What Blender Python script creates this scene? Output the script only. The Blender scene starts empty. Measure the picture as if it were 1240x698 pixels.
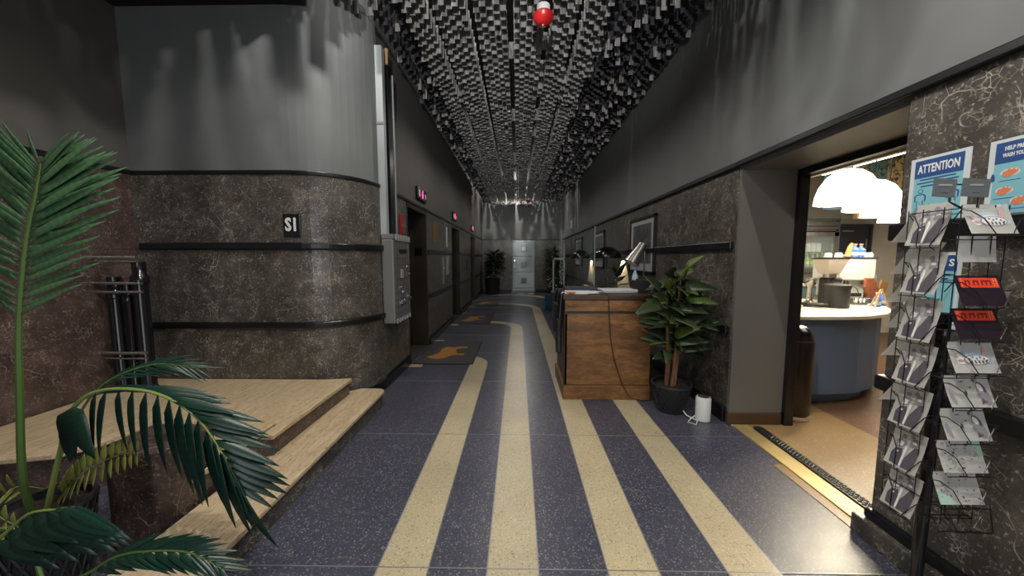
import bpy, bmesh, math, random
from mathutils import Vector, Matrix, Euler
random.seed(7)
R = math.radians
PI = math.pi
scn = bpy.context.scene
col = scn.collection

# ------------------------------------------------------------------ camera, world, lights
cam = bpy.data.cameras.new('camera'); cam_o = bpy.data.objects.new('camera', cam); col.objects.link(cam_o)
cam.sensor_width = 36.0; cam.lens = 416.0 / 1240.0 * 36.0; cam.clip_start = 0.02; cam.clip_end = 100
pitch = math.atan(36 / 416.0); yaw = math.atan(7 / math.hypot(416, 36))
cam_o.location = (0, 0, 1.4); cam_o.rotation_euler = (PI / 2 - pitch, 0, yaw)
scn.camera = cam_o
w = bpy.data.worlds.new('world'); scn.world = w; w.use_nodes = True
w.node_tree.nodes['Background'].inputs[0].default_value = (.55, .62, .75, 1)
w.node_tree.nodes['Background'].inputs[1].default_value = 0.6
scn.view_settings.view_transform = 'Standard'; scn.view_settings.look = 'None'
scn.view_settings.gamma = 1; scn.view_settings.use_curve_mapping = False
scn.view_settings.exposure = 0.0

def lamp(name, kind, loc, energy, color=(1, 1, 1), size=.05, rot=None, **kw):
    d = bpy.data.lights.new(name, kind); d.energy = energy; d.color = color
    if kind == 'AREA':
        d.shape = 'RECTANGLE'; d.size = size[0]; d.size_y = size[1]
    else: d.shadow_soft_size = size
    for k, v in kw.items(): setattr(d, k, v)
    o = bpy.data.objects.new(name, d); col.objects.link(o); o.location = loc
    if rot: o.rotation_euler = rot
    return o
# added soft fill light behind the camera; the near wall is closed
lamp('rear_fill', 'AREA', (.2, -3.3, 1.55), 62, (.93, .96, 1.0), (2.6, 2.5), (PI / 2, 0, 0))
# small sharp bulbs hidden above the slatted ceiling: they rake the painted walls through the slats
for x, y, e in ((1.15, .1, 120), (-.2, .3, 170), (-.1, 12.75, 110)):
    lamp('ceiling_bulb', 'POINT', (x, y, 3.88), e, (1.0, .95, .86), .02)
lamp('alcove_bulb', 'POINT', (-1.35, 2.1, 3.80), 80, (1.0, .96, .9), .02)
# added fill spots at slat height for floor and walls, without any fittings
for x, y, e in ((.3, .7, 46), (-.1, 2.6, 50), (-.1, 5.0, 42), (-.1, 7.4, 30), (-.1, 9.8, 24), (-.1, 12.2, 22), (-2.0, 1.6, 11)):
    lamp('overhead_fill', 'SPOT', (x, y, 3.43), e, (1.0, .95, .87), .05, (0, 0, 0), spot_size=R(166), spot_blend=.5)
# added spot behind the camera that brightens the middle of the slats
lamp('slat_fill_spot', 'SPOT', (-.1, -1.4, 2.4), 720, (1.0, .97, .93), .05,
     ((PI / 2) + R(17), 0, 0), spot_size=R(44), spot_blend=.5)
# cafe tubes on its ceiling
lamp('cafe_tube_light', 'AREA', (4.2, 3.2, 3.3), 75, (1.0, .93, .8), (1.6, 2.6))

# ------------------------------------------------------------------ materials
def new_mat(name):
    m = bpy.data.materials.new(name); m.use_nodes = True
    return m, m.node_tree.nodes, m.node_tree.links, m.node_tree.nodes['Principled BSDF']
def M(name, c, rough=.5, metal=0, emit=0, spec=None, coat=0, alpha=1, trans=0, bump=0, bscale=200, ec=None, var=0, vscale=6):
    m, n, l, p = new_mat(name)
    p.inputs['Base Color'].default_value = (*c, 1); p.inputs['Roughness'].default_value = rough
    p.inputs['Metallic'].default_value = metal
    if emit:
        p.inputs['Emission Color'].default_value = (*(ec or c), 1); p.inputs['Emission Strength'].default_value = emit
    if spec is not None: p.inputs['Specular IOR Level'].default_value = spec
    if coat: p.inputs['Coat Weight'].default_value = coat; p.inputs['Coat Roughness'].default_value = .1
    if alpha < 1: p.inputs['Alpha'].default_value = alpha
    if trans: p.inputs['Transmission Weight'].default_value = trans
    geo = n.new('ShaderNodeNewGeometry')
    if var:
        t = n.new('ShaderNodeTexNoise'); t.inputs['Scale'].default_value = vscale; t.inputs['Detail'].default_value = 4
        l.new(geo.outputs['Position'], t.inputs['Vector'])
        mp = n.new('ShaderNodeMapRange'); mp.inputs[1].default_value = .25; mp.inputs[2].default_value = .75
        mp.inputs[3].default_value = 1 - var; mp.inputs[4].default_value = 1 + var
        l.new(t.outputs['Fac'], mp.inputs[0])
        mx = n.new('ShaderNodeVectorMath'); mx.operation = 'SCALE'; mx.inputs[0].default_value = c
        l.new(mp.outputs[0], mx.inputs['Scale']); l.new(mx.outputs[0], p.inputs['Base Color'])
    if bump:
        t = n.new('ShaderNodeTexNoise'); t.inputs['Scale'].default_value = bscale; t.inputs['Detail'].default_value = 3
        l.new(geo.outputs['Position'], t.inputs['Vector'])
        b = n.new('ShaderNodeBump'); b.inputs['Strength'].default_value = bump; b.inputs['Distance'].default_value = .002
        l.new(t.outputs['Fac'], b.inputs['Height']); l.new(b.outputs[0], p.inputs['Normal'])
    return m
def ramp(n, stops, interp='LINEAR'):
    r = n.new('ShaderNodeValToRGB'); r.color_ramp.interpolation = interp
    while len(r.color_ramp.elements) < len(stops): r.color_ramp.elements.new(.5)
    for e, (pos, c) in zip(r.color_ramp.elements, stops):
        e.position = pos; e.color = (*c, 1) if len(c) == 3 else c
    return r
def g(v): return (v, v, v)
def vec_setup(n, l, scale=(1, 1, 1), distort=0, dscale=3, rnd=True):
    geo = n.new('ShaderNodeNewGeometry'); mp = n.new('ShaderNodeMapping'); mp.inputs['Scale'].default_value = scale
    src = geo.outputs['Position']
    if rnd:
        oi = n.new('ShaderNodeObjectInfo'); sc = n.new('ShaderNodeVectorMath'); sc.operation = 'SCALE'
        sc.inputs[0].default_value = (7, 13, 5); l.new(oi.outputs['Random'], sc.inputs['Scale'])
        ad = n.new('ShaderNodeVectorMath'); ad.operation = 'ADD'; l.new(src, ad.inputs[0]); l.new(sc.outputs[0], ad.inputs[1])
        src = ad.outputs[0]
    if distort:
        t = n.new('ShaderNodeTexNoise'); t.inputs['Scale'].default_value = dscale; t.inputs['Detail'].default_value = 3
        l.new(src, t.inputs['Vector'])
        s2 = n.new('ShaderNodeVectorMath'); s2.operation = 'SCALE'; s2.inputs['Scale'].default_value = distort
        l.new(t.outputs['Color'], s2.inputs[0])
        a2 = n.new('ShaderNodeVectorMath'); a2.operation = 'ADD'; l.new(src, a2.inputs[0]); l.new(s2.outputs[0], a2.inputs[1])
        src = a2.outputs[0]
    l.new(src, mp.inputs['Vector'])
    return mp.outputs[0]
def mixc(n, l, fac, a, b, typ='MIX'):
    x = n.new('ShaderNodeMix'); x.data_type = 'RGBA'; x.blend_type = typ
    if isinstance(fac, float): x.inputs[0].default_value = fac
    else: l.new(fac, x.inputs[0])
    for v, i in ((a, 6), (b, 7)):
        if isinstance(v, tuple): x.inputs[i].default_value = (*v, 1)
        else: l.new(v, x.inputs[i])
    return x.outputs[2]
def noise(n, l, v, scale, detail=4, rough=.6):
    t = n.new('ShaderNodeTexNoise'); t.inputs['Scale'].default_value = scale; t.inputs['Detail'].default_value = detail
    t.inputs['Roughness'].default_value = rough; l.new(v, t.inputs['Vector']); return t.outputs['Fac']
def marble(name, dark, mid, vein, rough=.30):
    m, n, l, p = new_mat(name)
    v = vec_setup(n, l, (1, 1, 1), .09, 5); v2 = vec_setup(n, l, (1.3, 1.3, .7), .5, 2.2)
    base = ramp(n, [(.32, dark), (.52, mid), (.70, tuple(c * 1.8 for c in mid))]); l.new(noise(n, l, v, 5, 8, .72), base.inputs[0])
    # fine crackle: short light flecks
    vo = n.new('ShaderNodeTexVoronoi'); vo.feature = 'DISTANCE_TO_EDGE'; vo.inputs['Scale'].default_value = 42; l.new(v, vo.inputs['Vector'])
    r1 = ramp(n, [(.0, g(1)), (.06, g(0))]); l.new(vo.outputs['Distance'], r1.inputs[0])
    k1 = ramp(n, [(.52, g(0)), (.66, g(1))]); l.new(noise(n, l, v, 11, 3), k1.inputs[0])
    f1 = n.new('ShaderNodeMath'); f1.operation = 'MULTIPLY'; l.new(r1.outputs[0], f1.inputs[0]); l.new(k1.outputs[0], f1.inputs[1])
    # long thin veins
    vo2 = n.new('ShaderNodeTexVoronoi'); vo2.feature = 'DISTANCE_TO_EDGE'; vo2.inputs['Scale'].default_value = 3.6; l.new(v2, vo2.inputs['Vector'])
    r2 = ramp(n, [(.0, g(1)), (.008, g(0))]); l.new(vo2.outputs['Distance'], r2.inputs[0])
    k2 = ramp(n, [(.50, g(0)), (.6, g(.8))]); l.new(noise(n, l, v2, 4, 3), k2.inputs[0])
    f2 = n.new('ShaderNodeMath'); f2.operation = 'MULTIPLY'; l.new(r2.outputs[0], f2.inputs[0]); l.new(k2.outputs[0], f2.inputs[1])
    sp = ramp(n, [(.57, g(0)), (.70, g(.75))]); l.new(noise(n, l, v, 60, 4, .7), sp.inputs[0])
    mxm = n.new('ShaderNodeMath'); mxm.operation = 'MAXIMUM'; l.new(f1.outputs[0], mxm.inputs[0]); l.new(f2.outputs[0], mxm.inputs[1])
    mx2 = n.new('ShaderNodeMath'); mx2.operation = 'MAXIMUM'; l.new(mxm.outputs[0], mx2.inputs[0]); l.new(sp.outputs[0], mx2.inputs[1])
    l.new(mixc(n, l, mx2.outputs[0], base.outputs[0], vein), p.inputs['Base Color'])
    p.inputs['Roughness'].default_value = rough
    return m
def terrazzo(name, base, base2, chips, dark, rough=.3, s=170, hi=.93, lo=.12):
    m, n, l, p = new_mat(name)
    v = vec_setup(n, l, (1, 1, 1), 0, 1, False)
    b = mixc(n, l, noise(n, l, v, 2.2, 5), base, base2)
    vo = n.new('ShaderNodeTexVoronoi'); vo.inputs['Scale'].default_value = s; l.new(v, vo.inputs['Vector'])
    sep = n.new('ShaderNodeSeparateColor'); l.new(vo.outputs['Color'], sep.inputs[0])
    r = ramp(n, [(.0, g(0)), (hi - .04, g(0)), (hi, g(.8))]); l.new(sep.outputs[0], r.inputs[0])
    r2 = ramp(n, [(.0, g(.7)), (lo, g(.5)), (lo + .04, g(0))]); l.new(sep.outputs[0], r2.inputs[0])
    c1 = mixc(n, l, r.outputs[0], b, chips); c2 = mixc(n, l, r2.outputs[0], c1, dark)
    st = ramp(n, [(.42, g(1)), (.7, g(.78))]); l.new(noise(n, l, v, 1.3, 6), st.inputs[0])
    l.new(mixc(n, l, 1.0, c2, st.outputs[0], 'MULTIPLY'), p.inputs['Base Color'])
    rr = n.new('ShaderNodeMapRange'); rr.inputs[3].default_value = rough - .08; rr.inputs[4].default_value = rough + .14
    l.new(noise(n, l, v, 9, 5), rr.inputs[0]); l.new(rr.outputs[0], p.inputs['Roughness'])
    return m
def travertine(name):
    m, n, l, p = new_mat(name)
    v = vec_setup(n, l, (9, 1.1, 9), .05, 3)
    b = ramp(n, [(.3, (.44, .32, .185)), (.5, (.56, .43, .27)), (.7, (.66, .54, .37))]); l.new(noise(n, l, v, 4, 7, .7), b.inputs[0])
    v2 = vec_setup(n, l, (60, 9, 60), .03, 6)
    pt = ramp(n, [(.54, g(0)), (.66, g(.85))]); l.new(noise(n, l, v2, 2.3, 5, .7), pt.inputs[0])
    l.new(mixc(n, l, pt.outputs[0], b.outputs[0], (.22, .155, .09)), p.inputs['Base Color'])
    bp = n.new('ShaderNodeBump'); bp.inputs['Strength'].default_value = .5; bp.inputs['Distance'].default_value = .003; bp.invert = True
    l.new(pt.outputs[0], bp.inputs['Height']); l.new(bp.outputs[0], p.inputs['Normal'])
    p.inputs['Roughness'].default_value = .45
    return m
def wood(name, c1, c2, sc=(1.2, 6, 9), rough=.4):
    m, n, l, p = new_mat(name)
    v = vec_setup(n, l, sc, .12, 3)
    b = ramp(n, [(.32, c1), (.5, tuple((a + b_) / 2 for a, b_ in zip(c1, c2))), (.68, c2)]); l.new(noise(n, l, v, 2.4, 8, .62), b.inputs[0])
    v2 = vec_setup(n, l, tuple(s * 4 for s in sc), .05, 9)
    st = ramp(n, [(.35, g(.62)), (.6, g(1))]); l.new(noise(n, l, v2, 3, 6), st.inputs[0])
    l.new(mixc(n, l, 1.0, b.outputs[0], st.outputs[0], 'MULTIPLY'), p.inputs['Base Color'])
    p.inputs['Roughness'].default_value = rough
    return m
def leafmat(name, c, c2, rough=.4):
    m, n, l, p = new_mat(name)
    oi = n.new('ShaderNodeObjectInfo'); tc = n.new('ShaderNodeTexCoord')
    sx = n.new('ShaderNodeSeparateXYZ'); l.new(tc.outputs['Object'], sx.inputs[0])
    wv = n.new('ShaderNodeMath'); wv.operation = 'MULTIPLY'; wv.inputs[1].default_value = 70; l.new(sx.outputs[0], wv.inputs[0])
    sn = n.new('ShaderNodeMath'); sn.operation = 'SINE'; l.new(wv.outputs[0], sn.inputs[0])
    mp = n.new('ShaderNodeMapRange'); mp.inputs[1].default_value = -1; mp.inputs[3].default_value = .8; mp.inputs[4].default_value = 1.08; l.new(sn.outputs[0], mp.inputs[0])
    a = mixc(n, l, oi.outputs['Random'], c, c2)
    sc = n.new('ShaderNodeVectorMath'); sc.operation = 'SCALE'; l.new(a, sc.inputs[0]); l.new(mp.outputs[0], sc.inputs['Scale'])
    l.new(sc.outputs[0], p.inputs['Base Color']); p.inputs['Roughness'].default_value = rough
    return m

def slat_mat(name, c, lo, hi, rough, metal):
    m, n, l, p = new_mat(name)
    geo = n.new('ShaderNodeNewGeometry')
    sn = n.new('ShaderNodeVectorMath'); sn.operation = 'SNAP'; sn.inputs[1].default_value = (.028, .06, 50); l.new(geo.outputs['Position'], sn.inputs[0])
    wn = n.new('ShaderNodeTexWhiteNoise'); l.new(sn.outputs[0], wn.inputs['Vector'])
    mp = n.new('ShaderNodeMapRange'); mp.inputs[3].default_value = lo; mp.inputs[4].default_value = hi; l.new(wn.outputs['Value'], mp.inputs[0])
    v = vec_setup(n, l, (150, 150, 3), 0, 1, False); st = ramp(n, [(.35, g(.55)), (.65, g(1.0))]); l.new(noise(n, l, v, 1, 3), st.inputs[0])
    sc = n.new('ShaderNodeVectorMath'); sc.operation = 'SCALE'; sc.inputs[0].default_value = c; l.new(mp.outputs[0], sc.inputs['Scale'])
    l.new(mixc(n, l, 1.0, sc.outputs[0], st.outputs[0], 'MULTIPLY'), p.inputs['Base Color'])
    p.inputs['Roughness'].default_value = rough; p.inputs['Metallic'].default_value = metal
    return m
MT = dict(
    marble=marble('marble_brown', (.038, .033, .028), (.076, .068, .059), (.56, .51, .43)),
    marble_red=marble('marble_reddish', (.036, .024, .021), (.072, .048, .042), (.36, .28, .24)),
    terr=terrazzo('terrazzo_slate', (.055, .060, .092), (.076, .078, .108), (.30, .27, .26), (.022, .022, .038)),
    terr_cream=terrazzo('terrazzo_cream', (.50, .42, .265), (.57, .49, .32), (.68, .60, .45), (.19, .14, .08), .34, lo=.05),
    terr_cafe=terrazzo('terrazzo_ochre', (.27, .17, .075), (.35, .225, .105), (.46, .33, .18), (.20, .12, .06), .33),
    terr_brown=terrazzo('terrazzo_brown', (.13, .065, .035), (.17, .09, .05), (.28, .19, .12), (.05, .03, .02), .38),
    trav=travertine('travertine'),
    paint=M('paint_grey', (.150, .158, .160), .55, bump=.15, bscale=60, var=.05),
    paint_l=M('paint_brown_grey', (.100, .095, .089), .6, bump=.15, bscale=60, var=.05),
    paint_j=M('paint_jamb', (.155, .15, .138), .5, bump=.1, bscale=80),
    black=M('black_trim', (.008, .008, .010), .3), blackm=M('black_matte', (.012, .012, .013), .6),
    blackg=M('black_gloss', (.006, .006, .008), .2, coat=.15),
    slat=slat_mat('aluminium_slat', (.30, .29, .29), .45, 1.4, .55, .3),
    slat_shaded=slat_mat('aluminium_slat_shaded', (.06, .06, .07), .4, 1.4, .45, .4),  # same slat metal, with the shade of the side bands put into its colour
    void=M('ceiling_black', (.004, .004, .006), .9),
    bronze=M('bronze_panel', (.085, .068, .048), .3, .7, var=.2, vscale=3), bronze_d=M('bronze_dark', (.028, .023, .018), .35, .6),
    steel=M('brushed_steel', (.36, .345, .32), .26, .9, var=.08, vscale=20), chrome=M('chrome', (.75, .75, .75), .12, 1),
    grey=M('grey_metal', (.21, .215, .215), .42, .35), conduit=M('pale_grey_paint', (.34, .37, .38), .45),
    gdark=M('dark_grey', (.05, .05, .055), .5), red=M('red_paint', (.42, .012, .012), .32), redd=M('dark_red', (.20, .012, .012), .5),
    led=M('red_display', (1.0, .03, .10), .5, emit=5, ec=(1, .03, .16)), ledw=M('white_display', (.5, .5, .5), .5, emit=.35),
    white=M('white_plastic', (.68, .70, .70), .38), paper=M('paper_white', (.78, .78, .76), .7), card=M('card_white', (.80, .79, .76), .6),
    brass=M('brass_strip', (.60, .45, .20), .36, .45, var=.15, vscale=8), div=M('zinc_divider', (.30, .31, .33), .4, .6),
    deskw=wood('walnut_desk', (.11, .048, .017), (.36, .175, .062), (1.0, 6, 5)),
    deskd=wood('dark_wood', (.03, .017, .010), (.085, .05, .03), (2, 6, 9)), woodl=wood('light_wood', (.45, .29, .13), (.62, .42, .21), (8, 8, 2)),
    brownb=M('brown_base_paint', (.075, .042, .022), .4),
    far_door=M('pale_blue_door', (.55, .64, .68), .45), far_door2=M('door_edge', (.23, .27, .29), .45), door_glass=M('door_glass', (.13, .20, .20), .15),
    gold=M('gold_pile', (.36, .17, .03), .85, bump=.6, bscale=300), mat=M('mat_pile', (.060, .055, .062), .95, bump=.8, bscale=400),
    mat_e=M('mat_rubber', (.015, .015, .016), .7),
    blue=M('counter_blue', (.125, .19, .31), .5, bump=.1, bscale=30), ctop=M('counter_top', (.72, .68, .58), .35),
    cwall=M('cafe_wall', (.58, .54, .47), .6, var=.03), cceil=M('cafe_ceiling', (.05, .05, .055), .5),
    glow=M('lamp_glass', (.95, .93, .88), .3, emit=5, ec=(1, .92, .76)), tube=M('tube_glow', (1, 1, 1), .3, emit=6, ec=(1, .97, .9)),
    lampin=M('lamp_gold_inside', (.75, .6, .36), .4),
    acry=M('clear_acrylic', (.80, .86, .88), .0, alpha=.04, spec=0), acrye=M('acrylic_edge', (.22, .27, .28), .2, alpha=.8),
    glass=M('cabinet_glass', (.5, .6, .6), .05, alpha=.18), hopper=M('smoky_hopper', (.62, .55, .46), .2, alpha=.72),
    bottle_b=M('blue_bottle', (.07, .16, .50), .25), orange=M('orange_cap', (.75, .28, .10), .4), green=M('green_bottle', (.22, .42, .10), .3), yellow=M('yellow_label', (.72, .66, .12), .5),
    leather=M('brown_paper', (.22, .07, .03), .5, var=.5, vscale=40), teal=M('teal_paint', (.10, .17, .18), .5), navy=M('navy_panel', (.035, .04, .06), .45),
    leaf=leafmat('leaf_dark', (.014, .030, .014), (.040, .062, .020), .42), leafy=leafmat('leaf_yellow', (.14, .16, .025), (.08, .13, .025), .4),
    palm=leafmat('palm_teal', (.006, .027, .021), (.010, .042, .026), .34), palml=leafmat('palm_green', (.045, .115, .05), (.075, .16, .07), .45),
    fern=leafmat('fern_yellow', (.42, .42, .10), (.28, .34, .08), .5), stem=M('green_stem', (.07, .13, .03), .5), stemy=M('rachis_yellow', (.20, .27, .07), .5),
    trunk=M('trunk_brown', (.17, .085, .04), .7, bump=.5, bscale=80, var=.3, vscale=20),
    basket=M('black_basket', (.017, .017, .020), .55), soil=M('soil', (.02, .014, .01), .95, bump=1, bscale=80),
    pblue=M('poster_blue', (.022, .075, .24), .5), paqua=M('poster_aqua', (.22, .50, .58), .5), pborder=M('poster_border', (.62, .66, .68), .5),
    skin=M('poster_hand', (.70, .22, .10), .6), ink=M('ink_dark', (.09, .08, .10), .7), inkg=M('ink_grey', (.30, .28, .30), .7), pinkp=M('print_pink', (.62, .36, .38), .7),
    bluep=M('print_blue', (.42, .56, .68), .7), greenp=M('print_green', (.42, .62, .50), .7), cardd=M('card_plum', (.045, .028, .045), .5),
    neon=M('print_red', (.80, .06, .02), .6, ec=(1, .08, .03)), neony=M('print_orange', (.85, .40, .16), .6), label=M('label_grey', (.13, .145, .155), .5),
    art=M('art_print', (.075, .08, .085), .5, var=.9, vscale=7), art2=M('art_print_light', (.17, .18, .185), .5, var=.8, vscale=11),
    mount=M('picture_mount', (.40, .41, .41), .6), rubber=M('tread_rubber', (.018, .018, .017), .3), cable=M('black_cable', (.01, .01, .01), .5),
    cloth=M('black_cloth', (.012, .012, .016), .9), denim=M('navy_cloth', (.035, .04, .065), .9), notice=M('notice_brown', (.20, .105, .03), .6), cream=M('cream_paper', (.38, .36, .30), .6),
)

_n = MT['acry'].node_tree; _n.nodes.clear()
_o = _n.nodes.new('ShaderNodeOutputMaterial'); _m = _n.nodes.new('ShaderNodeMixShader'); _t = _n.nodes.new('ShaderNodeBsdfTransparent'); _g = _n.nodes.new('ShaderNodeBsdfGlossy')
_t.inputs[0].default_value = (.93, .96, .96, 1); _g.inputs['Roughness'].default_value = .02; _m.inputs[0].default_value = .008
_n.links.new(_t.outputs[0], _m.inputs[1]); _n.links.new(_g.outputs[0], _m.inputs[2]); _n.links.new(_m.outputs[0], _o.inputs[0])

# ------------------------------------------------------------------ mesh helpers
ORG = {}
class B:
    def __init__(s): s.bm = bmesh.new()
    def box(s, x0, x1, y0, y1, z0, z1, rot=None, piv=None):
        vs = [s.bm.verts.new(v) for v in ((x0, y0, z0), (x1, y0, z0), (x1, y1, z0), (x0, y1, z0), (x0, y0, z1), (x1, y0, z1), (x1, y1, z1), (x0, y1, z1))]
        for f in ((0, 3, 2, 1), (4, 5, 6, 7), (0, 1, 5, 4), (1, 2, 6, 5), (2, 3, 7, 6), (3, 0, 4, 7)): s.bm.faces.new([vs[i] for i in f])
        if rot:
            c = Vector(piv or ((x0 + x1) / 2, (y0 + y1) / 2, (z0 + z1) / 2)); m = Euler(rot).to_matrix()
            for v in vs: v.co = c + m @ (v.co - c)
        return s
    def prism(s, poly, z0, z1):
        a = [s.bm.verts.new((x, y, z0)) for x, y in poly]; b = [s.bm.verts.new((x, y, z1)) for x, y in poly]
        n = len(poly); s.bm.faces.new(a[::-1]); s.bm.faces.new(b)
        for i in range(n): s.bm.faces.new((a[i], a[(i + 1) % n], b[(i + 1) % n], b[i]))
        return s
    def plate(s, O, U, V, N, poly, t):
        """flat polygon poly (u,v) in the plane O+uU+vV, thickness t along N"""
        O, U, V, N = map(Vector, (O, U, V, N))
        a = [s.bm.verts.new(O + U * u + V * v) for u, v in poly]; b = [s.bm.verts.new(O + U * u + V * v + N * t) for u, v in poly]
        n = len(poly); s.bm.faces.new(a[::-1]); s.bm.faces.new(b)
        for i in range(n): s.bm.faces.new((a[i], a[(i + 1) % n], b[(i + 1) % n], b[i]))
        return s
    def lathe(s, prof, c=(0, 0, 0), seg=24, cap=True, a0=0):
        rings = []
        for r, z in prof:
            rings.append([s.bm.verts.new((c[0] + r * math.cos(a0 + 2 * PI * k / seg), c[1] + r * math.sin(a0 + 2 * PI * k / seg), c[2] + z)) for k in range(seg)])
        for a, b in zip(rings, rings[1:]):
            for k in range(seg): s.bm.faces.new((a[k], a[(k + 1) % seg], b[(k + 1) % seg], b[k]))
        if cap: s.bm.faces.new(rings[0][::-1]); s.bm.faces.new(rings[-1])
        return s
    def tube(s, pts, r, seg=8, cap=True):
        pts = [Vector(p) for p in pts]; n = len(pts); rs = r if isinstance(r, (list, tuple)) else [r] * n
        rings = []; up = Vector((0, 0, 1))
        t0 = (pts[1] - pts[0]).normalized()
        if abs(t0.dot(up)) > .95: up = Vector((0, 1, 0))
        a = t0.cross(up).normalized()
        for i in range(n):
            t = (pts[min(i + 1, n - 1)] - pts[max(i - 1, 0)]).normalized()
            a = (a - t * a.dot(t)).normalized(); b = t.cross(a)
            rings.append([s.bm.verts.new(pts[i] + (a * math.cos(2 * PI * k / seg) + b * math.sin(2 * PI * k / seg)) * rs[i]) for k in range(seg)])
        for p, q in zip(rings, rings[1:]):
            for k in range(seg): s.bm.faces.new((p[k], p[(k + 1) % seg], q[(k + 1) % seg], q[k]))
        if cap: s.bm.faces.new(rings[0][::-1]); s.bm.faces.new(rings[-1])
        return s
    def ribbon(s, path, d0, d1, z0, z1):
        """solid strip following path, between offsets d0 and d1 to the right of travel"""
        P = [Vector((x, y, 0)) for x, y in path]; P = [p for i, p in enumerate(P) if i == 0 or (p - P[i - 1]).length > 1e-4]; n = len(P); secs = []
        for i in range(n):
            ta = (P[i] - P[i - 1]).normalized() if i else None; tb = (P[i + 1] - P[i]).normalized() if i < n - 1 else None
            t = ((ta or tb) + (tb or ta)).normalized(); nn = Vector((t.y, -t.x, 0))
            k = 1 / max(.5, nn.dot(Vector(((ta or tb).y, -(ta or tb).x, 0))))
            a = P[i] + nn * d0 * k; b = P[i] + nn * d1 * k
            secs.append([s.bm.verts.new(v) for v in ((a.x, a.y, z0), (b.x, b.y, z0), (b.x, b.y, z1), (a.x, a.y, z1))])
        for p, q in zip(secs, secs[1:]):
            for k in range(4): s.bm.faces.new((p[k], p[(k + 1) % 4], q[(k + 1) % 4], q[k]))
        s.bm.faces.new(secs[0][::-1]); s.bm.faces.new(secs[-1])
        return s
    def build(s, name, mat, parent=None, bevel=0, smooth=False, seg=2, origin=None, label=None):
        bm = s.bm; bmesh.ops.recalc_face_normals(bm, faces=bm.faces)
        xs = [v.co for v in bm.verts]
        lo = Vector((min(v.x for v in xs), min(v.y for v in xs), min(v.z for v in xs))); hi = Vector((max(v.x for v in xs), max(v.y for v in xs), max(v.z for v in xs)))
        o_ = Vector(origin) if origin else Vector(((lo.x + hi.x) / 2, (lo.y + hi.y) / 2, lo.z))
        for v in bm.verts: v.co -= o_
        me = bpy.data.meshes.new(name); bm.to_mesh(me); bm.free()
        mm = mat if isinstance(mat, bpy.types.Material) else MT[mat]
        me.materials.append(mm)
        if smooth:
            me.polygons.foreach_set('use_smooth', [True] * len(me.polygons))
            try: me.set_sharp_from_angle(angle=R(40))
            except Exception: pass
        o = bpy.data.objects.new(name, me); col.objects.link(o)
        if bevel:
            md = o.modifiers.new('bevel', 'BEVEL'); md.width = bevel; md.segments = seg; md.limit_method = 'ANGLE'; md.angle_limit = R(35)
        put(o, o_, parent)
        if label: o['label'] = label
        return o
def put(o, w_, parent):
    w_ = Vector(w_)
    if parent is not None:
        o.parent = parent; o.location = w_ - ORG[parent.name]
    else: o.location = w_
    ORG[o.name] = w_
def tag(o, label=None, cat=None, group=None, kind=None):
    if label: o['label'] = label
    if cat: o['category'] = cat
    if group: o['group'] = group
    if kind: o['kind'] = kind
    return o
def thing(name, loc, label, cat, group=None):
    o = bpy.data.objects.new(name, None); o.empty_display_size = .05; col.objects.link(o); put(o, loc, None)
    return tag(o, label, cat, group)
def struct(o, label=None): return tag(o, label, None, None, 'structure')
def copy_tree(o, loc=None, parent=None, rot=None):
    c = o.copy(); col.objects.link(c)
    if parent is not None: c.parent = parent
    for ch in list(o.children): copy_tree(ch, None, c)
    if loc is not None: c.location = loc; ORG[c.name] = Vector(loc)
    if rot is not None: c.rotation_euler = rot
    return c
def instance(me, name, loc, parent, rot=None, scale=None, quat=None):
    o = bpy.data.objects.new(name, me); col.objects.link(o); put(o, loc, parent)
    if quat is not None: o.rotation_mode = 'QUATERNION'; o.rotation_quaternion = quat
    if rot is not None: o.rotation_euler = rot
    if scale is not None: o.scale = scale
    return o
def text(body, name, O, U, V, size, mat, parent, width=None, align='CENTER', bold=0.0, t=.0006, label=None):
    """real letters as a mesh lying in plane O,U,V"""
    cu = bpy.data.curves.new(name, 'FONT'); cu.body = body; cu.size = size; cu.align_x = align; cu.align_y = 'CENTER'
    cu.extrude = t / 2; cu.offset = bold; cu.resolution_u = 2
    tmp = bpy.data.objects.new('tmp', cu); col.objects.link(tmp)
    dg = bpy.context.evaluated_depsgraph_get(); me = bpy.data.meshes.new_from_object(tmp.evaluated_get(dg)); 
    bpy.data.objects.remove(tmp); bpy.data.curves.remove(cu)
    U = Vector(U).normalized(); V = Vector(V).normalized(); N = U.cross(V)
    xs = [v.co.x for v in me.vertices]
    k = width / (max(xs) - min(xs)) if width and xs else 1
    for v in me.vertices: v.co = U * v.co.x * k + V * v.co.y + N * v.co.z
    me.materials.clear(); me.materials.append(MT[mat]); me.name = name
    o = bpy.data.objects.new(name, me); col.objects.link(o); put(o, O, parent)
    if label: o['label'] = label
    return o
def arc(cx, cy, r, a0, a1, n): return [(cx + r * math.cos(a0 + (a1 - a0) * k / n), cy + r * math.sin(a0 + (a1 - a0) * k / n)) for k in range(n + 1)]
def sub_path(path, s0, s1):
    out = []; s = 0
    for (a, b) in zip(path, path[1:]):
        L = math.hypot(b[0] - a[0], b[1] - a[1])
        if L < 1e-6: continue
        def at(q): k = (q - s) / L; return (a[0] + (b[0] - a[0]) * k, a[1] + (b[1] - a[1]) * k)
        if s + L > s0 and s < s1:
            if not out: out.append(at(max(s0, s)))
            out.append(at(min(s1, s + L)))
        s += L
    return out
def plen(path): return sum(math.hypot(b[0] - a[0], b[1] - a[1]) for a, b in zip(path, path[1:]))
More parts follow.
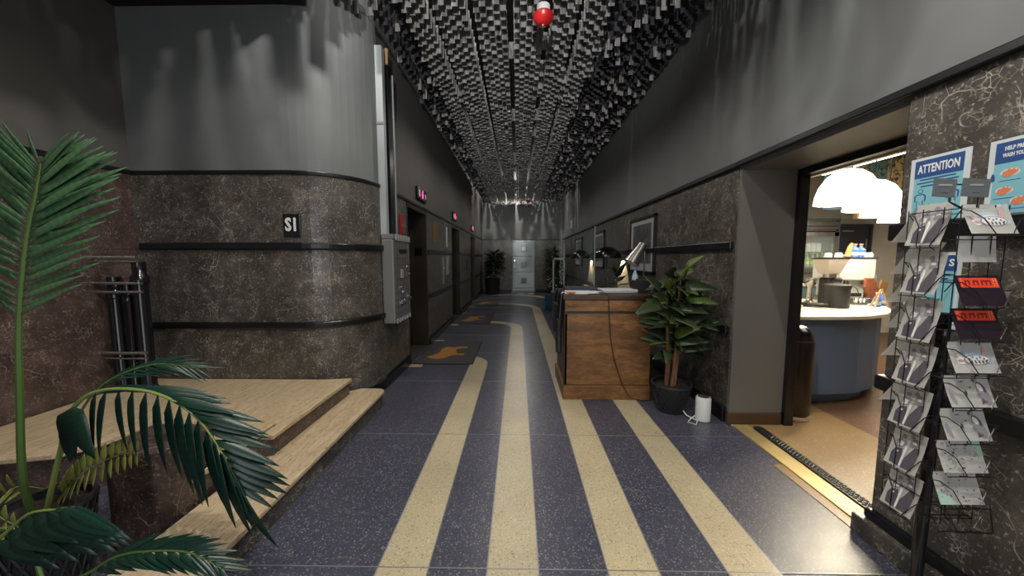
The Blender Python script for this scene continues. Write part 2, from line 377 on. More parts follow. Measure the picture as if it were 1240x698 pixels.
def clad(parent, path, rows, width, mat='marble', t=.018):
    L = plen(path); n = max(1, round(L / width)); w_ = L / n
    for z0, z1 in rows:
        for k in range(n):
            B().ribbon(sub_path(path, k * w_ + .0015, (k + 1) * w_ - .0015), -.002, t + random.uniform(0, .0008), z0 + .001, z1 - .001).build('panel', mat, parent)
def bands(path, zs, name='trim_1', out=.034, parent=None, label=None):
    b = B()
    for z0, z1 in zs: b.ribbon(path, 0, out, z0, z1)
    o = b.build(name, 'black', parent, bevel=.008)
    if parent is None: struct(o)
    return o
ROWS = [(.13, .765), (.765, 1.475), (1.475, 2.13)]
MID = [(.765, .83), (1.475, 1.54)]
TOP = [(2.13, 2.17)]
CZ = 4.05      # underside of the dark ceiling deck above the slats

# ------------------------------------------------------------------ floor
fl = struct(B().box(-1.62, 1.80, -3.5, 14.3, -.05, 0).build('floor', 'terr'), 'slate blue terrazzo floor with cream stripes and thin metal dividers')
struct(B().box(-3.7, -1.62, -3.5, 3.3, -.05, 0).build('floor', 'terr'))
SW = .1125
def stripe(path, lab):
    o = B().ribbon(path, -SW, SW, -.004, .0025).build('stripe', 'terr_cream', fl, label=lab)
    B().ribbon(path, -SW - .006, -SW, -.004, .003).ribbon(path, SW, SW + .006, -.004, .003).build('divider_strip', 'div', o)
stripe([(-.52, -1), (-.515, 4.35)] + arc(-.80, 4.45, .285, 0, PI / 2, 8) + [(-1.40, 4.735)], 'cream stripe turning left under the nearest elevator mat')
stripe([(-.02, -1), (-.02, 6.75)] + arc(-.62, 6.85, .6, 0, PI / 2, 12) + [(-1.40, 7.45)], 'cream stripe curving left to the second elevator')
stripe([(.52, -1), (.52, 9.4)] + arc(-.48, 9.5, 1.0, 0, PI / 2, 14) + [(-1.40, 10.5)], 'cream stripe curving left to the third elevator')
stripe([(1.055, -1), (1.055, 11.6)] + arc(-.445, 11.6, 1.5, 0, PI / 2, 16) + [(-1.40, 13.1)], 'cream stripe running under the desk and curving to the far end')
for x in (.02, .42): B().box(x, x + .22, 13.35, 13.75, -.004, .0025).build('stripe', 'terr_cream', fl, label='short cream block before the far door')
for y in (4.38, 5.72, 7.15, 8.62, 10.0, 11.55, 13.3): B().box(-1.445, -1.25 if y < 13 else -1.2, y - .07, y + .05, -.004, .002).build('threshold_block', 'terr_cream', fl)
for k in range(13):
    y = .25 + k * 1.185
    B().box(-1.6, 1.78, y - .0025, y + .0025, -.004, .0032).build('divider_strip', 'div', fl)

# ------------------------------------------------------------------ left: S1 wall with its round corner, elevator wall
S1P = [(-3.42, 3.05), (-2.05, 3.05)] + arc(-2.05, 3.65, .6, -PI / 2, 0, 14)
wl1 = struct(B().ribbon(S1P, -.25, 0, 0, 2.15).ribbon(S1P, -.25, .012, 2.15, CZ + .2).build('wall_alcove_back', 'paint', smooth=False), 'grey painted wall with curved corner above dark marble')
clad(wl1, S1P, [(.3, .765), (.765, 1.475), (1.475, 2.13)], 1.16)
B().ribbon(sub_path(S1P, 1.36, 99), -.002, .018, 0, .299).build('panel', 'marble', wl1)
struct(B().ribbon(S1P, 0, .03, 2.13, 2.165).build('trim_1', 'black', bevel=.006), 'thin black picture rail along the curved wall')
s1band = sub_path(S1P, .06, 99)
struct(B().ribbon(s1band, 0, .05, 1.475, 1.54).build('trim_2', 'black', bevel=.014), 'upper black band on the curved marble wall')
struct(B().ribbon(sub_path(S1P, .12, 99), 0, .05, .765, .825).build('trim_3', 'black', bevel=.014), 'lower black band on the curved marble wall')

wsl = struct(B().box(-3.67, -3.42, -3.5, 3.3, 0, 2.15).box(-3.67, -3.41, -3.5, 3.3, 2.15, CZ + .2).build('wall_alcove_left', 'paint_l'), 'brownish painted alcove wall over reddish dark marble')
LP = [(-3.42, -.2), (-3.42, 3.03)]
clad(wsl, LP, [(.0, .765), (.765, 1.475), (1.475, 2.13)], 1.08, 'marble_red')
struct(B().ribbon(LP, 0, .03, 2.13, 2.17).build('trim_4', 'black', bevel=.006), 'black rail on the alcove side wall')

EL = [(4.45, 5.45), (7.45, 8.5), (10.45, 11.5)]
PIERS = [(3.65, 4.45), (5.45, 7.45), (8.5, 10.45), (11.5, 14.0)]
b = B().box(-1.9, -1.45, 3.65, 14.2, 2.13, 2.15).box(-1.9, -1.44, 3.65, 14.2, 2.15, CZ + .2)
for a, c in PIERS: b.box(-1.9, -1.45, a, c, 0, 2.13)
wl = struct(b.build('wall_left', 'paint_l'), 'left corridor wall, grey paint over dark marble with three elevator openings')
for i, (a, c) in enumerate(PIERS):
    if i == 0: clad(wl, [(-1.45, a), (-1.45, c)], ROWS, .8)
    else: clad(wl, [(-1.45, a), (-1.45, c)], ROWS, .95)
b = B()
for i, (a, c) in enumerate(PIERS):
    for z0, z1 in MID: b.box(-1.45, -1.412, a + (.001 if i else 0), c - .04, z0, z1)
struct(b.build('trim_5', 'black', bevel=.008), 'black bands across the marble piers of the elevator wall')
struct(B().box(-1.45, -1.415, 3.65, 14.0, 2.13, 2.17).build('trim_6', 'black', bevel=.006), 'black rail above the elevator doors')
b = B()
for i, (a, c) in enumerate(PIERS): b.box(-1.45, -1.405, a, c, 0, .10)
struct(b.build('baseboard_left', 'black', bevel=.01), 'black skirting below the elevator wall')
struct(B().ribbon([p for p in arc(-2.05, 3.65, .6, -PI / 5, 0, 6)], .016, .045, 0, .10).build('baseboard_corner', 'black', bevel=.008))
for i, (a, c) in enumerate(EL):
    d = struct(B().box(-1.72, -1.70, a, c, 0, 2.13).build('door_%d' % (i + 1), 'bronze_d'), 'bronze elevator door, %s from the camera' % ('nearest', 'second', 'third')[i])
    m_ = (a + c) / 2
    for y0, y1 in ((a + .05, m_ - .003), (m_ + .003, c - .05)):
        B().box(-1.70, -1.685, y0, y1, .01, 2.08).build('door_panel', 'bronze_d', d, bevel=.003)
    fr = B().box(-1.70, -1.43, a, a + .05, 0, 2.13).box(-1.70, -1.43, c - .05, c, 0, 2.13).box(-1.70, -1.43, a, c, 2.07, 2.13)
    fr.build('door_frame', 'bronze', d, bevel=.004)
    B().box(-1.70, -1.44, a + .05, c - .05, 0, .006).build('sill', 'gdark', d)
    if i == 0: B().box(-1.62, -1.50, c - .056, c - .05, 1.44, 1.56).build('call_plate', 'blackg', d)
# floor indicators
for i, (y, z, wdt) in enumerate(((5.15, 2.33, .50), (7.80, 2.33, .50), (10.85, 2.33, .50))):
    t = thing('floor_indicator', (-1.44, y, z), ('nearest black elevator indicator with red digit above first door', 'middle elevator indicator with red digit above second door', 'farthest small elevator indicator with red digit above third door')[i], 'indicator', 'elevator floor indicators')
    B().box(-1.44, -1.405, y - wdt / 2, y + wdt / 2, z - .085, z + .085).build('housing', 'blackg', t, bevel=.008)
    text('6' if i == 0 else '8', 'digit', (-1.404, y, z), (0, 1, 0), (0, 0, 1), .15, 'led', t, bold=.006)
    for s in (-1, 1):
        B().plate((-1.4049, y + s * .16, z), (0, 1, 0), (0, 0, 1), (1, 0, 0), [(-.03, -.045), (.03, -.045), (.03, .045), (-.03, .045)] if s < 0 else [(-.03, .03), (.03, .03), (.01, -.045), (-.01, -.045)], .001).build('arrow', 'ledw', t)
# papers and plates on the marble between elevators
for nm, y, z, wy, hz, mat, lab, cat in (('notice', 5.95, 1.83, .30, .34, 'notice', 'amber brown notice on marble beside the first elevator', 'notice'),
        ('hall_sign', 6.93, 1.82, .10, .40, 'white', 'narrow white vertical sign between first and second elevators', 'sign'),
        ('notice', 6.98, 1.26, .26, .38, 'cream', 'cream notice below the narrow white sign', 'notice'),
        ('call_panel', 6.62, 1.16, .09, .52, 'steel', 'tall steel elevator call panel between the first two elevators', 'call panel'),
        ('call_panel', 9.55, 1.20, .10, .30, 'blackg', 'small black call panel between second and third elevators', 'call panel')):
    t = thing(nm, (-1.43, y, z - hz / 2), lab, cat)
    B().box(-1.431, -1.420, y - wy / 2, y + wy / 2, z - hz / 2, z + hz / 2).build('plate', mat, t, bevel=.002)
    if nm == 'call_panel':
        for dz in (-.05, .05): B().tube([(-1.421, y, z + dz), (-1.414, y, z + dz), (-1.412, y, z + dz)], [.018, .018, .012], 12).build('button', 'chrome', t)
    elif nm == 'hall_sign': text('2', 'mark', (-1.4195, y, z - .1), (0, 1, 0), (0, 0, 1), .08, 'ink', t)
# door mats with a gold running animal
EMBLEM = [(-0.325, -0.314), (-0.233, -0.235), (-0.18, -0.098), (-0.189, 0.119), (-0.132, 0.236), (-0.023, 0.199), (0.089, 0.264), (0.182, 0.265), (0.197, 0.187), (0.089, 0.139), (0.038, 0.086), (0.054, -0.059), (0.089, -0.149), (0.193, -0.14), (0.195, -0.214), (0.091, -0.209), (0.007, -0.263), (-0.058, -0.391), (-0.142, -0.424), (-0.239, -0.394)]
for i, (a, c) in enumerate(((4.42, 5.68), (7.2, 8.6), (10.02, 11.5))):
    t = thing('door_mat', (-.99, (a + c) / 2, 0), ('nearest grey door mat with gold running animal, before the first elevator', 'middle grey door mat with gold animal, before the second elevator', 'farthest door mat with gold animal, before the third elevator')[i], 'mat', 'elevator door mats')
    B().box(-1.39, -.59, a, c, .0035, .009).build('rubber_edge', 'mat_e', t)
    B().box(-1.375, -.605, a + .015, c - .015, .009, .0125).build('pile', 'mat', t)
    cy = (a + c) / 2
    B().prism([(-.97 + u, cy + v) for u, v in EMBLEM], .0125, .0140).build('emblem', 'gold', t)
# S1 sign
t = thing('wall_sign', (-1.985, 3.03, 1.58), 'small black sign reading S1 in white on the marble wall', 'sign')
B().box(-2.062, -1.908, 3.018, 3.031, 1.588, 1.788).build('plate', 'blackg', t, bevel=.006)
text('S1', 'lettering', (-1.985, 3.0172, 1.690), (1, 0, 0), (0, 0, 1), .155, 'paper', t, width=.098, bold=.006)

# conduit and control cabinet
t = thing('conduit_cover', (-1.40, 3.72, 1.64), 'pale grey vertical conduit cover rising from the control cabinet', 'conduit')
B().box(-1.462, -1.37, 3.61, 3.68, 1.64, 3.53).build('cover', 'conduit', t, bevel=.004)
B().box(-1.462, -1.372, 3.60, 3.69, 2.76, 2.785).build('joint_clip', 'grey', t, bevel=.003)
t = thing('cable_duct', (-1.42, 3.86, 1.64), 'black cable duct with pale edge beside the conduit cover', 'duct')
B().box(-1.45, -1.385, 3.80, 3.93, 1.64, 3.44).build('duct', 'black', t, bevel=.004)
B().box(-1.45, -1.375, 3.93, 3.955, 1.64, 3.40).build('edge_strip', 'conduit', t, bevel=.003)
t = thing('pipe', (-1.40, 3.72, 3.45), 'short brass capped pipe at the top of the conduit', 'pipe')
B().lathe([(.016, 0), (.016, .12), (.02, .12), (.02, .15)], (-1.36, 3.72, 3.40), 12).build('pipe_body', 'brass', t, smooth=True)
t = thing('control_cabinet', (-1.38, 3.95, .66), 'grey metal control cabinet with key switches on the marble corner', 'cabinet')
B().box(-1.43, -1.305, 3.60, 4.14, .70, 1.60).build('body', 'grey', t, bevel=.012)
B().box(-1.43, -1.30, 3.60, 4.14, 1.60, 1.655).build('top_cap', 'grey', t, bevel=.006)
for k in range(6): B().box(-1.300, -1.290, 3.65 + k * .085, 3.70 + k * .085, 1.59, 1.655).build('vent_fin', 'conduit', t, bevel=.002)
for k in range(6): B().box(-1.306, -1.298, 3.65 + k * .085, 3.70 + k * .085, .695, .74).build('vent_fin', 'conduit', t, bevel=.002)
for k in range(5): B().box(-1.306, -1.302, 3.71 + k * .085, 3.713 + k * .085, .74, 1.59).build('seam', 'gdark', t)
for k in range(9): B().box(-1.306, -1.3015, 3.62, 4.12, .80 + k * .075, .802 + k * .075).build('seam', 'gdark', t)
B().box(-1.306, -1.296, 3.78, 4.02, 1.46, 1.50).build('name_plate', 'black', t, bevel=.002)
B().box(-1.306, -1.292, 3.80, 3.87, 1.18, 1.28).build('display', 'cream', t, bevel=.002)
for (y, z) in ((3.80, 1.08), (3.86, 1.02), (4.02, 1.30), (4.08, 1.22), (3.84, .92), (3.93, .92), (4.02, .95), (4.10, .93), (3.80, .90)):
    B().tube([(-1.306, y, z), (-1.296, y, z), (-1.295, y, z), (-1.283, y, z)], [.02, .02, .012, .012], 12).build('key_switch', 'chrome', t, smooth=True)
t = thing('alarm_plate', (-1.43, 4.22, 1.68), 'narrow red plate above the control cabinet', 'alarm')
B().box(-1.432, -1.415, 4.17, 4.27, 1.68, 1.94).build('plate', 'red', t, bevel=.004)
B().box(-1.415, -1.405, 4.29, 4.31, 1.80, 1.82).build('screw', 'chrome', t)

# ------------------------------------------------------------------ stairs, landing and railing in the alcove
STEP1 = [(-1.625, 1.0), (-1.262, 1.0), (-1.262, 3.10)] + arc(-1.34, 3.12, .078, 0, PI / 2, 6) + [(-1.50, 3.20), (-1.60, 3.12), (-1.625, 2.9)]
def inset(poly, d):  # shrink the visible +X side only
    return [(min(x, -1.262 - d) if x > -1.5 else x, y - (d if y > 3.1 else 0)) for x, y in poly]
t1 = tag(B().prism(STEP1, .118, .15).build('step_tread', 'trav', bevel=.008), 'long lower travertine step with rounded far end', 'step', 'travertine stairs')
struct(B().prism(inset(STEP1, .022), 0, .118).build('trim_7', 'marble'), 'dark marble riser below the lower step')
t1 = tag(B().prism([(-3.39, 1.86), (-3.1, 1.77), (-2.85, 1.745), (-2.62, 1.80), (-2.50, 1.93), (-2.45, 2.12), (-2.3, 2.15), (-2.05, 2.1), (-1.98, 1.80), (-1.66, 1.80), (-1.63, 1.60), (-1.63, 2.18), (-1.60, 2.17), (-1.60, 2.03), (-1.525, 2.03), (-1.525, 3.06), (-1.75, 3.02), (-3.39, 3.02)], .268, .30).build('landing_slab', 'trav', bevel=.006), 'upper travertine landing with curved front edge below the marble wall', 'step')
struct(B().prism([(-3.39, 1.90), (-3.1, 1.81), (-2.85, 1.785), (-2.64, 1.84), (-2.54, 1.96), (-2.49, 2.15), (-2.05, 2.15), (-2.02, 1.83), (-1.69, 1.83), (-1.66, 1.66), (-1.66, 2.0), (-1.552, 2.06), (-1.552, 3.05), (-1.75, 3.0), (-3.39, 3.0)], 0.0, .268).build('trim_8', 'marble_red'), 'dark marble riser below the landing')
pl = tag(B().prism([(-1.99, 1.62), (-1.96, 1.52)] + [(-1.90, 1.49), (-1.70, 1.49)] + [(-1.655, 1.53), (-1.645, 1.60), (-1.66, 1.78), (-1.99, 1.78)], 0, .50).build('stair_pier', 'marble_red', bevel=.01), 'low reddish marble pier at the end of the steps behind the palms', 'pier')
t = thing('stair_railing', (-3.3, 2.75, .3), 'black and chrome stair railing in the alcove corner behind the palm', 'railing')
for x, r, top in ((-3.50 + .20, .048, 1.25), (-3.195 + .0, .033, 1.20), (-3.085, .048, 1.37)):
    B().lathe([(r * 1.15, 0), (r * 1.15, .03), (r, .04), (r, top - .3 - .18), (r * 1.2, top - .3 - .17), (r * 1.2, top - .3 - .12), (r * .9, top - .3 - .1), (r * .9, top - .3)], (x, 2.75, .3), 16).build('post', 'blackg', t, smooth=True)
for z, r, x0, x1 in ((1.405, .016, -3.41, -3.04), (1.375, .010, -3.41, -3.03), (1.20, .012, -3.41, -3.02), (1.13, .012, -3.41, -3.02), (.63, .013, -3.41, -3.03), (.585, .008, -3.38, -3.03)):
    B().tube([(x0, 2.70, z), ((x0 + x1) / 2, 2.685, z), (x1, 2.70, z)], r, 10).build('rail', 'chrome', t, smooth=True)

# ------------------------------------------------------------------ right wall
RP = [(1.78, 14.0), (1.78, 2.85)]; NP = [(1.78, 1.665), (1.78, -1.4)]
b = B().box(1.80, 2.23, 2.85, 14.2, 0, 2.13).box(1.80, 2.23, -3.5, 1.665, 0, 2.13).box(1.79, 2.23, -3.5, 14.2, 2.13, CZ + .2)
wr = struct(b.build('wall_right', 'paint'), 'right corridor wall, grey paint over dark marble with a wide cafe opening')
RPc = [(1.80, 14.0), (1.80, 2.86)]; NPc = [(1.80, 1.655), (1.80, -1.4)]
clad(wr, RPc, ROWS, 1.3, t=.02)
clad(wr, NPc, [(.15, .765), (.765, 1.475), (1.475, 2.13)], 1.25, t=.02)
struct(B().ribbon(RP, 0, .035, 2.13, 2.17).ribbon([(1.78, 2.85), (1.78, -1.4)], 0, .035, 2.13, 2.17).build('trim_9', 'black', bevel=.006), 'black rail along the right wall above marble and opening')
struct(bands([(1.78, 14.0), (1.78, 2.88)], MID, 'trim_10'), 'black bands on the marble behind the desk')
struct(bands([(1.78, 1.66), (1.78, -1.2)], [(1.48, 1.56), (.77, .84)], 'trim_11', .045), 'black bands on the marble behind the postcard rack')
struct(B().ribbon([(1.78, 1.668), (1.78, -1.2)], -.01, .03, .10, .15).build('trim_12', 'black', bevel=.012))
struct(B().ribbon([(1.78, 1.70), (1.78, -1.2)], -.01, .055, 0, .098).build('baseboard_right', 'marble', bevel=.006), 'marble plinth under the postcard wall')
struct(B().ribbon([(1.78, 14.0), (1.78, 2.87)], 0, .03, 0, .13).build('baseboard_right_far', 'black', bevel=.008), 'black skirting behind the desk and plant')
# grey jamb with brown base, soffit, black frame
struct(B().box(1.785, 2.225, 2.836, 2.85, .10, 2.11).box(1.785, 1.80, 2.85, 2.87, .10, 2.11).build('trim_13', 'paint_j'), 'grey painted jamb of the cafe opening')
struct(B().box(1.765, 2.215, 2.815, 2.845, 0, .10).build('trim_14', 'brownb', bevel=.006), 'brown painted base block of the jamb')
struct(B().box(1.80, 2.225, 1.665, 2.85, 2.10, 2.13).build('trim_15', 'paint_j'), 'grey soffit of the cafe opening')
struct(B().box(2.225, 2.30, 2.80, 2.86, 0, 2.11).box(2.225, 2.30, 1.66, 1.70, 0, 2.11).box(2.225, 2.30, 1.66, 2.86, 2.05, 2.11).build('door_4', 'black', bevel=.004), 'black frame of the cafe opening')
struct(B().box(2.305, 2.34, 1.66, 2.86, 2.04, 2.10).build('trim_16', 'lampin'), 'pale timber head behind the black frame')
# thresholds
struct(B().box(1.80, 1.925, 1.70, 2.80, -.02, .012).build('trim_17', 'brass', bevel=.003), 'worn brass coloured threshold strip of the cafe opening')
struct(B().box(1.735, 1.80, 1.70, 2.25, -.02, .004).build('trim_18', 'terr_cafe'), 'thin terrazzo edge beside the brass threshold')
t = thing('floor_tread', (1.97, 2.3, 0), 'black studded rubber tread along the cafe threshold', 'tread')
B().prism([(1.93, 1.80), (1.945, 1.77), (1.995, 1.77), (2.01, 1.80), (2.01, 2.73), (1.995, 2.76), (1.945, 2.76), (1.93, 2.73)], .012, .020).build('strip', 'rubber', t, bevel=.003)
st = B().lathe([(.011, 0), (.010, .004), (.006, .006)], (0, 0, 0), 8).build('stud', 'rubber', t, origin=(0, 0, 0), smooth=True)
st.location = Vector((1.95, 1.80, .02)) - ORG[t.name]; first = True
for j in range(36):
    for k in range(3):
        if j == 0 and k == 0: continue
        instance(st.data, 'stud', (1.95 + k * .02, 1.80 + j * .0265 + (.013 if k % 2 else 0), .02), t)

# ------------------------------------------------------------------ far wall and far door
wf = struct(B().box(-1.6, 1.95, 14.0, 14.25, 0, 2.13).box(-1.6, 1.95, 13.985, 14.25, 2.13, CZ + .2).build('wall_far', 'paint'), 'far wall of the corridor, grey paint above dark marble')
clad(wf, [(-1.45, 14.0), (-.24, 14.0)], ROWS, .6); clad(wf, [(.70, 14.0), (1.78, 14.0)], ROWS, .55)
struct(B().box(-1.45, 1.78, 13.96, 14.0, 2.13, 2.17).build('trim_19', 'black', bevel=.005), 'black rail on the far wall')
struct(B().box(-1.45, -.25, 13.955, 13.985, 0, .13).box(.71, 1.78, 13.955, 13.985, 0, .13).build('baseboard_far', 'black', bevel=.005))
d = struct(B().box(-.20, .665, 13.95, 13.99, .08, 2.12).build('door_5', 'far_door', bevel=.004), 'pale blue grey door at the far end with three small square windows')
B().box(-.24, -.20, 13.93, 14.0, .0, 2.13).box(.665, .70, 13.93, 14.0, .0, 2.13).build('door_frame', 'far_door2', d)
B().box(-.20, .665, 13.90, 13.95, 0, .075).build('sill', 'far_door2', d)
for k, z in enumerate((.50, 1.14, 1.78)):
    B().box(-.185, .65, 13.935, 13.95, z - .30, z + .30).build('door_panel', 'far_door', d, bevel=.012)
    B().box(.13, .36, 13.925, 13.936, z - .115, z + .115).build('pane_frame', 'far_door2', d, bevel=.004)
    B().box(.155, .335, 13.921, 13.926, z - .09, z + .09).build('pane', 'door_glass', d)
B().box(-.15, -.10, 13.88, 13.935, 1.28, 1.34).build('handle', 'chrome', d, bevel=.005)
B().box(-.14, -.12, 13.91, 13.935, 1.0, 1.34).build('pull_plate', 'steel', d)
struct(B().box(-1.9, 3.0, -3.75, -3.5, 0, CZ).box(-3.9, -1.9, -3.75, -3.5, 0, CZ).build('wall_near', 'paint_l'))

# ------------------------------------------------------------------ ceiling with hanging slats
ce = struct(B().box(-3.7, 2.1, -3.5, 14.3, CZ + .2, CZ + .3).build('ceiling', 'void'), 'black ceiling deck hung with thousands of small metal slats')
struct(B().box(-3.45, -1.78, -3.4, 3.04, 3.52, 3.60).build('ceiling_edge', 'void'))
def slat_mesh(nm, mat, w_=.050, t=.003, h=.17):
    o = B().box(-w_ / 2, w_ / 2, -t / 2, t / 2, 0, h)
    bm = o.bm; me = bpy.data.meshes.new(nm); bmesh.ops.recalc_face_normals(bm, faces=bm.faces); bm.to_mesh(me); bm.free(); me.materials.append(MT[mat]); return me
SM = [slat_mesh('slat', 'slat'), slat_mesh('slat_side_shaded', 'slat_shaded')]
PX, PY = .056, .125
def inside(x, y):
    if x > -1.40: return x < 1.74
    if x < -1.76: return False
    if y < 2.98: return True
    return (x > -2.05 and y < 3.65 and math.hypot(x + 2.05, y - 3.65) > .66 and y < 3.65)
cand = []
coff = [random.Random(i * 7 + 1).uniform(-.015, .015) for i in range(200)]
nx = int((1.74 + 2.33) / PX)
rc = random.Random(3)
gaps = []; gx = -2.3
while gx < 1.74: gx += rc.uniform(.14, .42); gaps.append((gx, rc.uniform(.022, .042)))
for j in range(int((13.93 - .6) / PY)):
    y = .6 + j * PY
    for i in range(nx + 1):
        x = -2.31 + i * PX; y = .6 + j * PY + (PY / 2 if i % 2 else 0) + coff[i]
        if y > 13.9: continue
        if not inside(x, y): continue
        if any(abs(x - a_) < b_ for a_, b_ in gaps) and rc.random() < .9: continue
        if rc.random() < .015: continue
        u = (x + .09)
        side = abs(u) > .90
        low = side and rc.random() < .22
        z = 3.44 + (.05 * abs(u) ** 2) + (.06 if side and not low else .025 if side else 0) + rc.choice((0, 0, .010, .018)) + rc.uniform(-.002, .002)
        cand.append((x, y, z, 1 if side and not low else 0, rc.uniform(-.03, .03), rc.uniform(-.07, .07)))  # side slats take the shade-darkened colour, their low tips stay pale
vis = sorted([c for c in cand if 2.66 < c[1] and -1.3 < c[0] < 1.3], key=lambda c: c[1])[:300]
vs = set(id(c) for c in vis)
for c in vis: instance(SM[c[3]], 'slat', (c[0], c[1], c[2]), ce, rot=(c[5], 0, c[4]))
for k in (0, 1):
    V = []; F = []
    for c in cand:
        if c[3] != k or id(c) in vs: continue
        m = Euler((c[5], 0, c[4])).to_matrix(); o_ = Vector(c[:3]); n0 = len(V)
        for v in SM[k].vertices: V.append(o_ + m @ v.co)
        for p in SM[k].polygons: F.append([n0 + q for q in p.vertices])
    me = bpy.data.meshes.new('slats'); me.from_pydata([tuple(v) for v in V], [], F); me.materials.append(MT[('slat', 'slat_shaded')[k]])
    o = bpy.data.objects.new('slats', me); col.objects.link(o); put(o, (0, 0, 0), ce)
    o.location = -ORG[ce.name]; o['kind'] = 'stuff'; o['label'] = ('pale aluminium slats of the middle strip', 'side slats with the shade put into their colour')[k]
# detectors
for i, (x, y, z) in enumerate(((.205, 2.98, 3.37), (.36, 12.0, 3.37))):
    t = thing('fire_bell', (x, y, z - .08), ('large red round fire sounder hanging from the near ceiling slats', 'tiny red fire sounder on the ceiling near the far wall')[i], 'alarm', 'red ceiling sounders')
    B().lathe([(.012, .0), (.045, .012), (.078, .045), (.086, .075), (.08, .085)], (x, y, z - .08), 28).build('dome', 'red', t, smooth=True)
    B().lathe([(.05, .085), (.055, .10), (.055, .15)], (x, y, z - .08), 20).build('base', 'white', t, smooth=True)
    B().lathe([(.010, -.012), (.018, -.004), (.018, .010)], (x, y, z - .08), 12).build('sensor', 'chrome', t, smooth=True)

# ------------------------------------------------------------------ things on the right wall
for i, (ya, yb, z0, z1, mat, lab) in enumerate(((4.47, 5.45, 1.19, 1.975, 'art', 'large black framed picture nearest the silver desk lamp'),
        (7.1, 8.05, 1.19, 1.975, 'art2', 'middle framed picture behind the larger black dome lamp'),
        (9.5, 10.6, 1.19, 1.98, 'art2', 'farthest framed picture beyond the small dome lamp'))):
    t = thing('framed_picture', (1.765, (ya + yb) / 2, z0), lab, 'picture', 'framed pictures on the right wall')
    f = .035
    B().box(1.745, 1.78, ya, yb, z0, z0 + f).box(1.745, 1.78, ya, yb, z1 - f, z1).box(1.745, 1.78, ya, ya + f, z0, z1).box(1.745, 1.78, yb - f, yb, z0, z1).build('frame', 'black', t, bevel=.003)
    B().box(1.762, 1.775, ya + f, yb - f, z0 + f, z1 - f).build('mount', 'mount', t)
    B().box(1.759, 1.763, ya + .14, yb - .14, z0 + .14, z1 - .10).build('print', mat, t)
    yc = (ya + yb) / 2
    B().box(1.7575, 1.759, yc - .02, yc + .26, z0 + .18, z0 + .44).build('print_figure', 'ink', t)
t = thing('white_box', (1.77, 11.5, 2.38), 'small white box high on the right wall', 'sensor')
B().box(1.74, 1.79, 11.4, 11.62, 2.38, 2.64).build('box', 'white', t, bevel=.01)
t = thing('camera_dome', (1.38, 13.96, 2.95), 'small round white camera high on the far wall', 'camera')
B().lathe([(.06, 0), (.06, .03), (.045, .05), (.02, .065)], (1.4, 13.93, 2.95), 16).build('housing', 'white', t, smooth=True)

# ------------------------------------------------------------------ desk
t = thing('reception_desk', (.885, 3.7, 0), 'brown wooden reception desk with recessed panels', 'desk')
X0, X1, Y0, Y1 = .462, 1.30, 3.32, 4.05
B().box(X0 + .02, X1 - .01, Y0 + .02, Y1, .13, 1.0).build('carcass', 'deskw', t)
B().box(X0 - .02, X1 + .01, Y0 - .015, Y1 + .02, 1.0, 1.045).build('top', 'deskd', t, bevel=.004)
B().box(X0, X1, Y0, Y0 + .02, .885, .998).build('upper_panel', 'deskw', t, bevel=.004)
B().box(X0 + .03, X1 - .03, Y0 + .012, Y0 + .022, .858, .885).build('shadow_gap', 'deskd', t)
B().box(X0, X1, Y0 + .002, Y0 + .02, .15, .858).build('front_panel', 'deskw', t, bevel=.003)
B().box(X0 - .012, X1 + .005, Y0 - .012, Y0 + .03, 0, .145).box(X0 - .012, X0 + .02, Y0 + .03, Y1, 0, .145).build('base_skirt', 'deskw', t, bevel=.006)
B().box(X0 - .006, X0 + .024, Y0 + .002, Y0 + .05, .145, 1.0).build('corner_post', 'deskd', t, bevel=.003)
B().box(X0 + .012, X0 + .022, Y0 + .05, Y1, .15, .98).build('side_panel', 'deskd', t)
cb = [(.875, 3.50, 1.055), (.872, 3.36, 1.05), (.875, 3.300, 1.03), (.884, 3.298, .85), (.905, 3.30, .62), (.935, 3.295, .45), (.985, 3.29, .28), (1.03, 3.285, .16), (1.10, 3.27, .04), (1.22, 3.26, .012), (1.32, 3.30, .010), (1.40, 3.5, .010)]
tag(B().tube(cb, .004, 6).build('power_cord', 'cable', smooth=True), 'thin black cord trailing down the desk front', 'cord')
# papers, folder, tray
tp = thing('paper_stack', (.66, 3.6, 1.045), 'loose white papers on the left of the desk', 'papers')
for k in range(4):
    a = R((-8, 6, 15, -3)[k])
    B().box(-.13, .13, -.095, .095, 0, .002, rot=(0, 0, a)).build('sheet', 'paper', tp, origin=(0, 0, 0)).location = Vector(((.58, .68, .72, .63)[k], (3.50, 3.52, 3.60, 3.62)[k], 1.046 + k * .003)) - ORG[tp.name]
tag(B().box(.52, .86, 3.68, 3.95, 1.046, 1.085).build('folded_cloth', 'denim', bevel=.015), 'dark navy folded cloth behind the papers on the desk', 'cloth')
t = thing('laptop', (1.06, 3.66, 1.045), 'closed silver laptop on the right of the desk', 'laptop')
B().box(.865, 1.225, 3.50, 3.74, 1.047, 1.068).build('base', 'conduit', t, bevel=.004)
B().box(.865, 1.225, 3.50, 3.74, 1.069, 1.080).build('lid', 'white', t, bevel=.003)
tag(B().tube([(.50, 3.45, 1.055), (.53, 3.40, 1.060), (.57, 3.42, 1.055)], .012, 8).build('snack_wrapper', 'orange', smooth=True), 'small orange object at the left front corner of the desk', 'wrapper')
t = thing('black_box', (1.29, 3.64, 1.045), 'small black box at the right end of the desk', 'box')
B().box(1.215, 1.375, 3.55, 3.68, 1.046, 1.17).build('body', 'blackm', t, bevel=.006)
B().box(1.25, 1.34, 3.57, 3.65, 1.17, 1.185).build('lid', 'deskd', t, bevel=.003)
t = thing('water_bottle', (1.29, 3.80, 1.045), 'small clear blue bottle behind the black box', 'bottle')
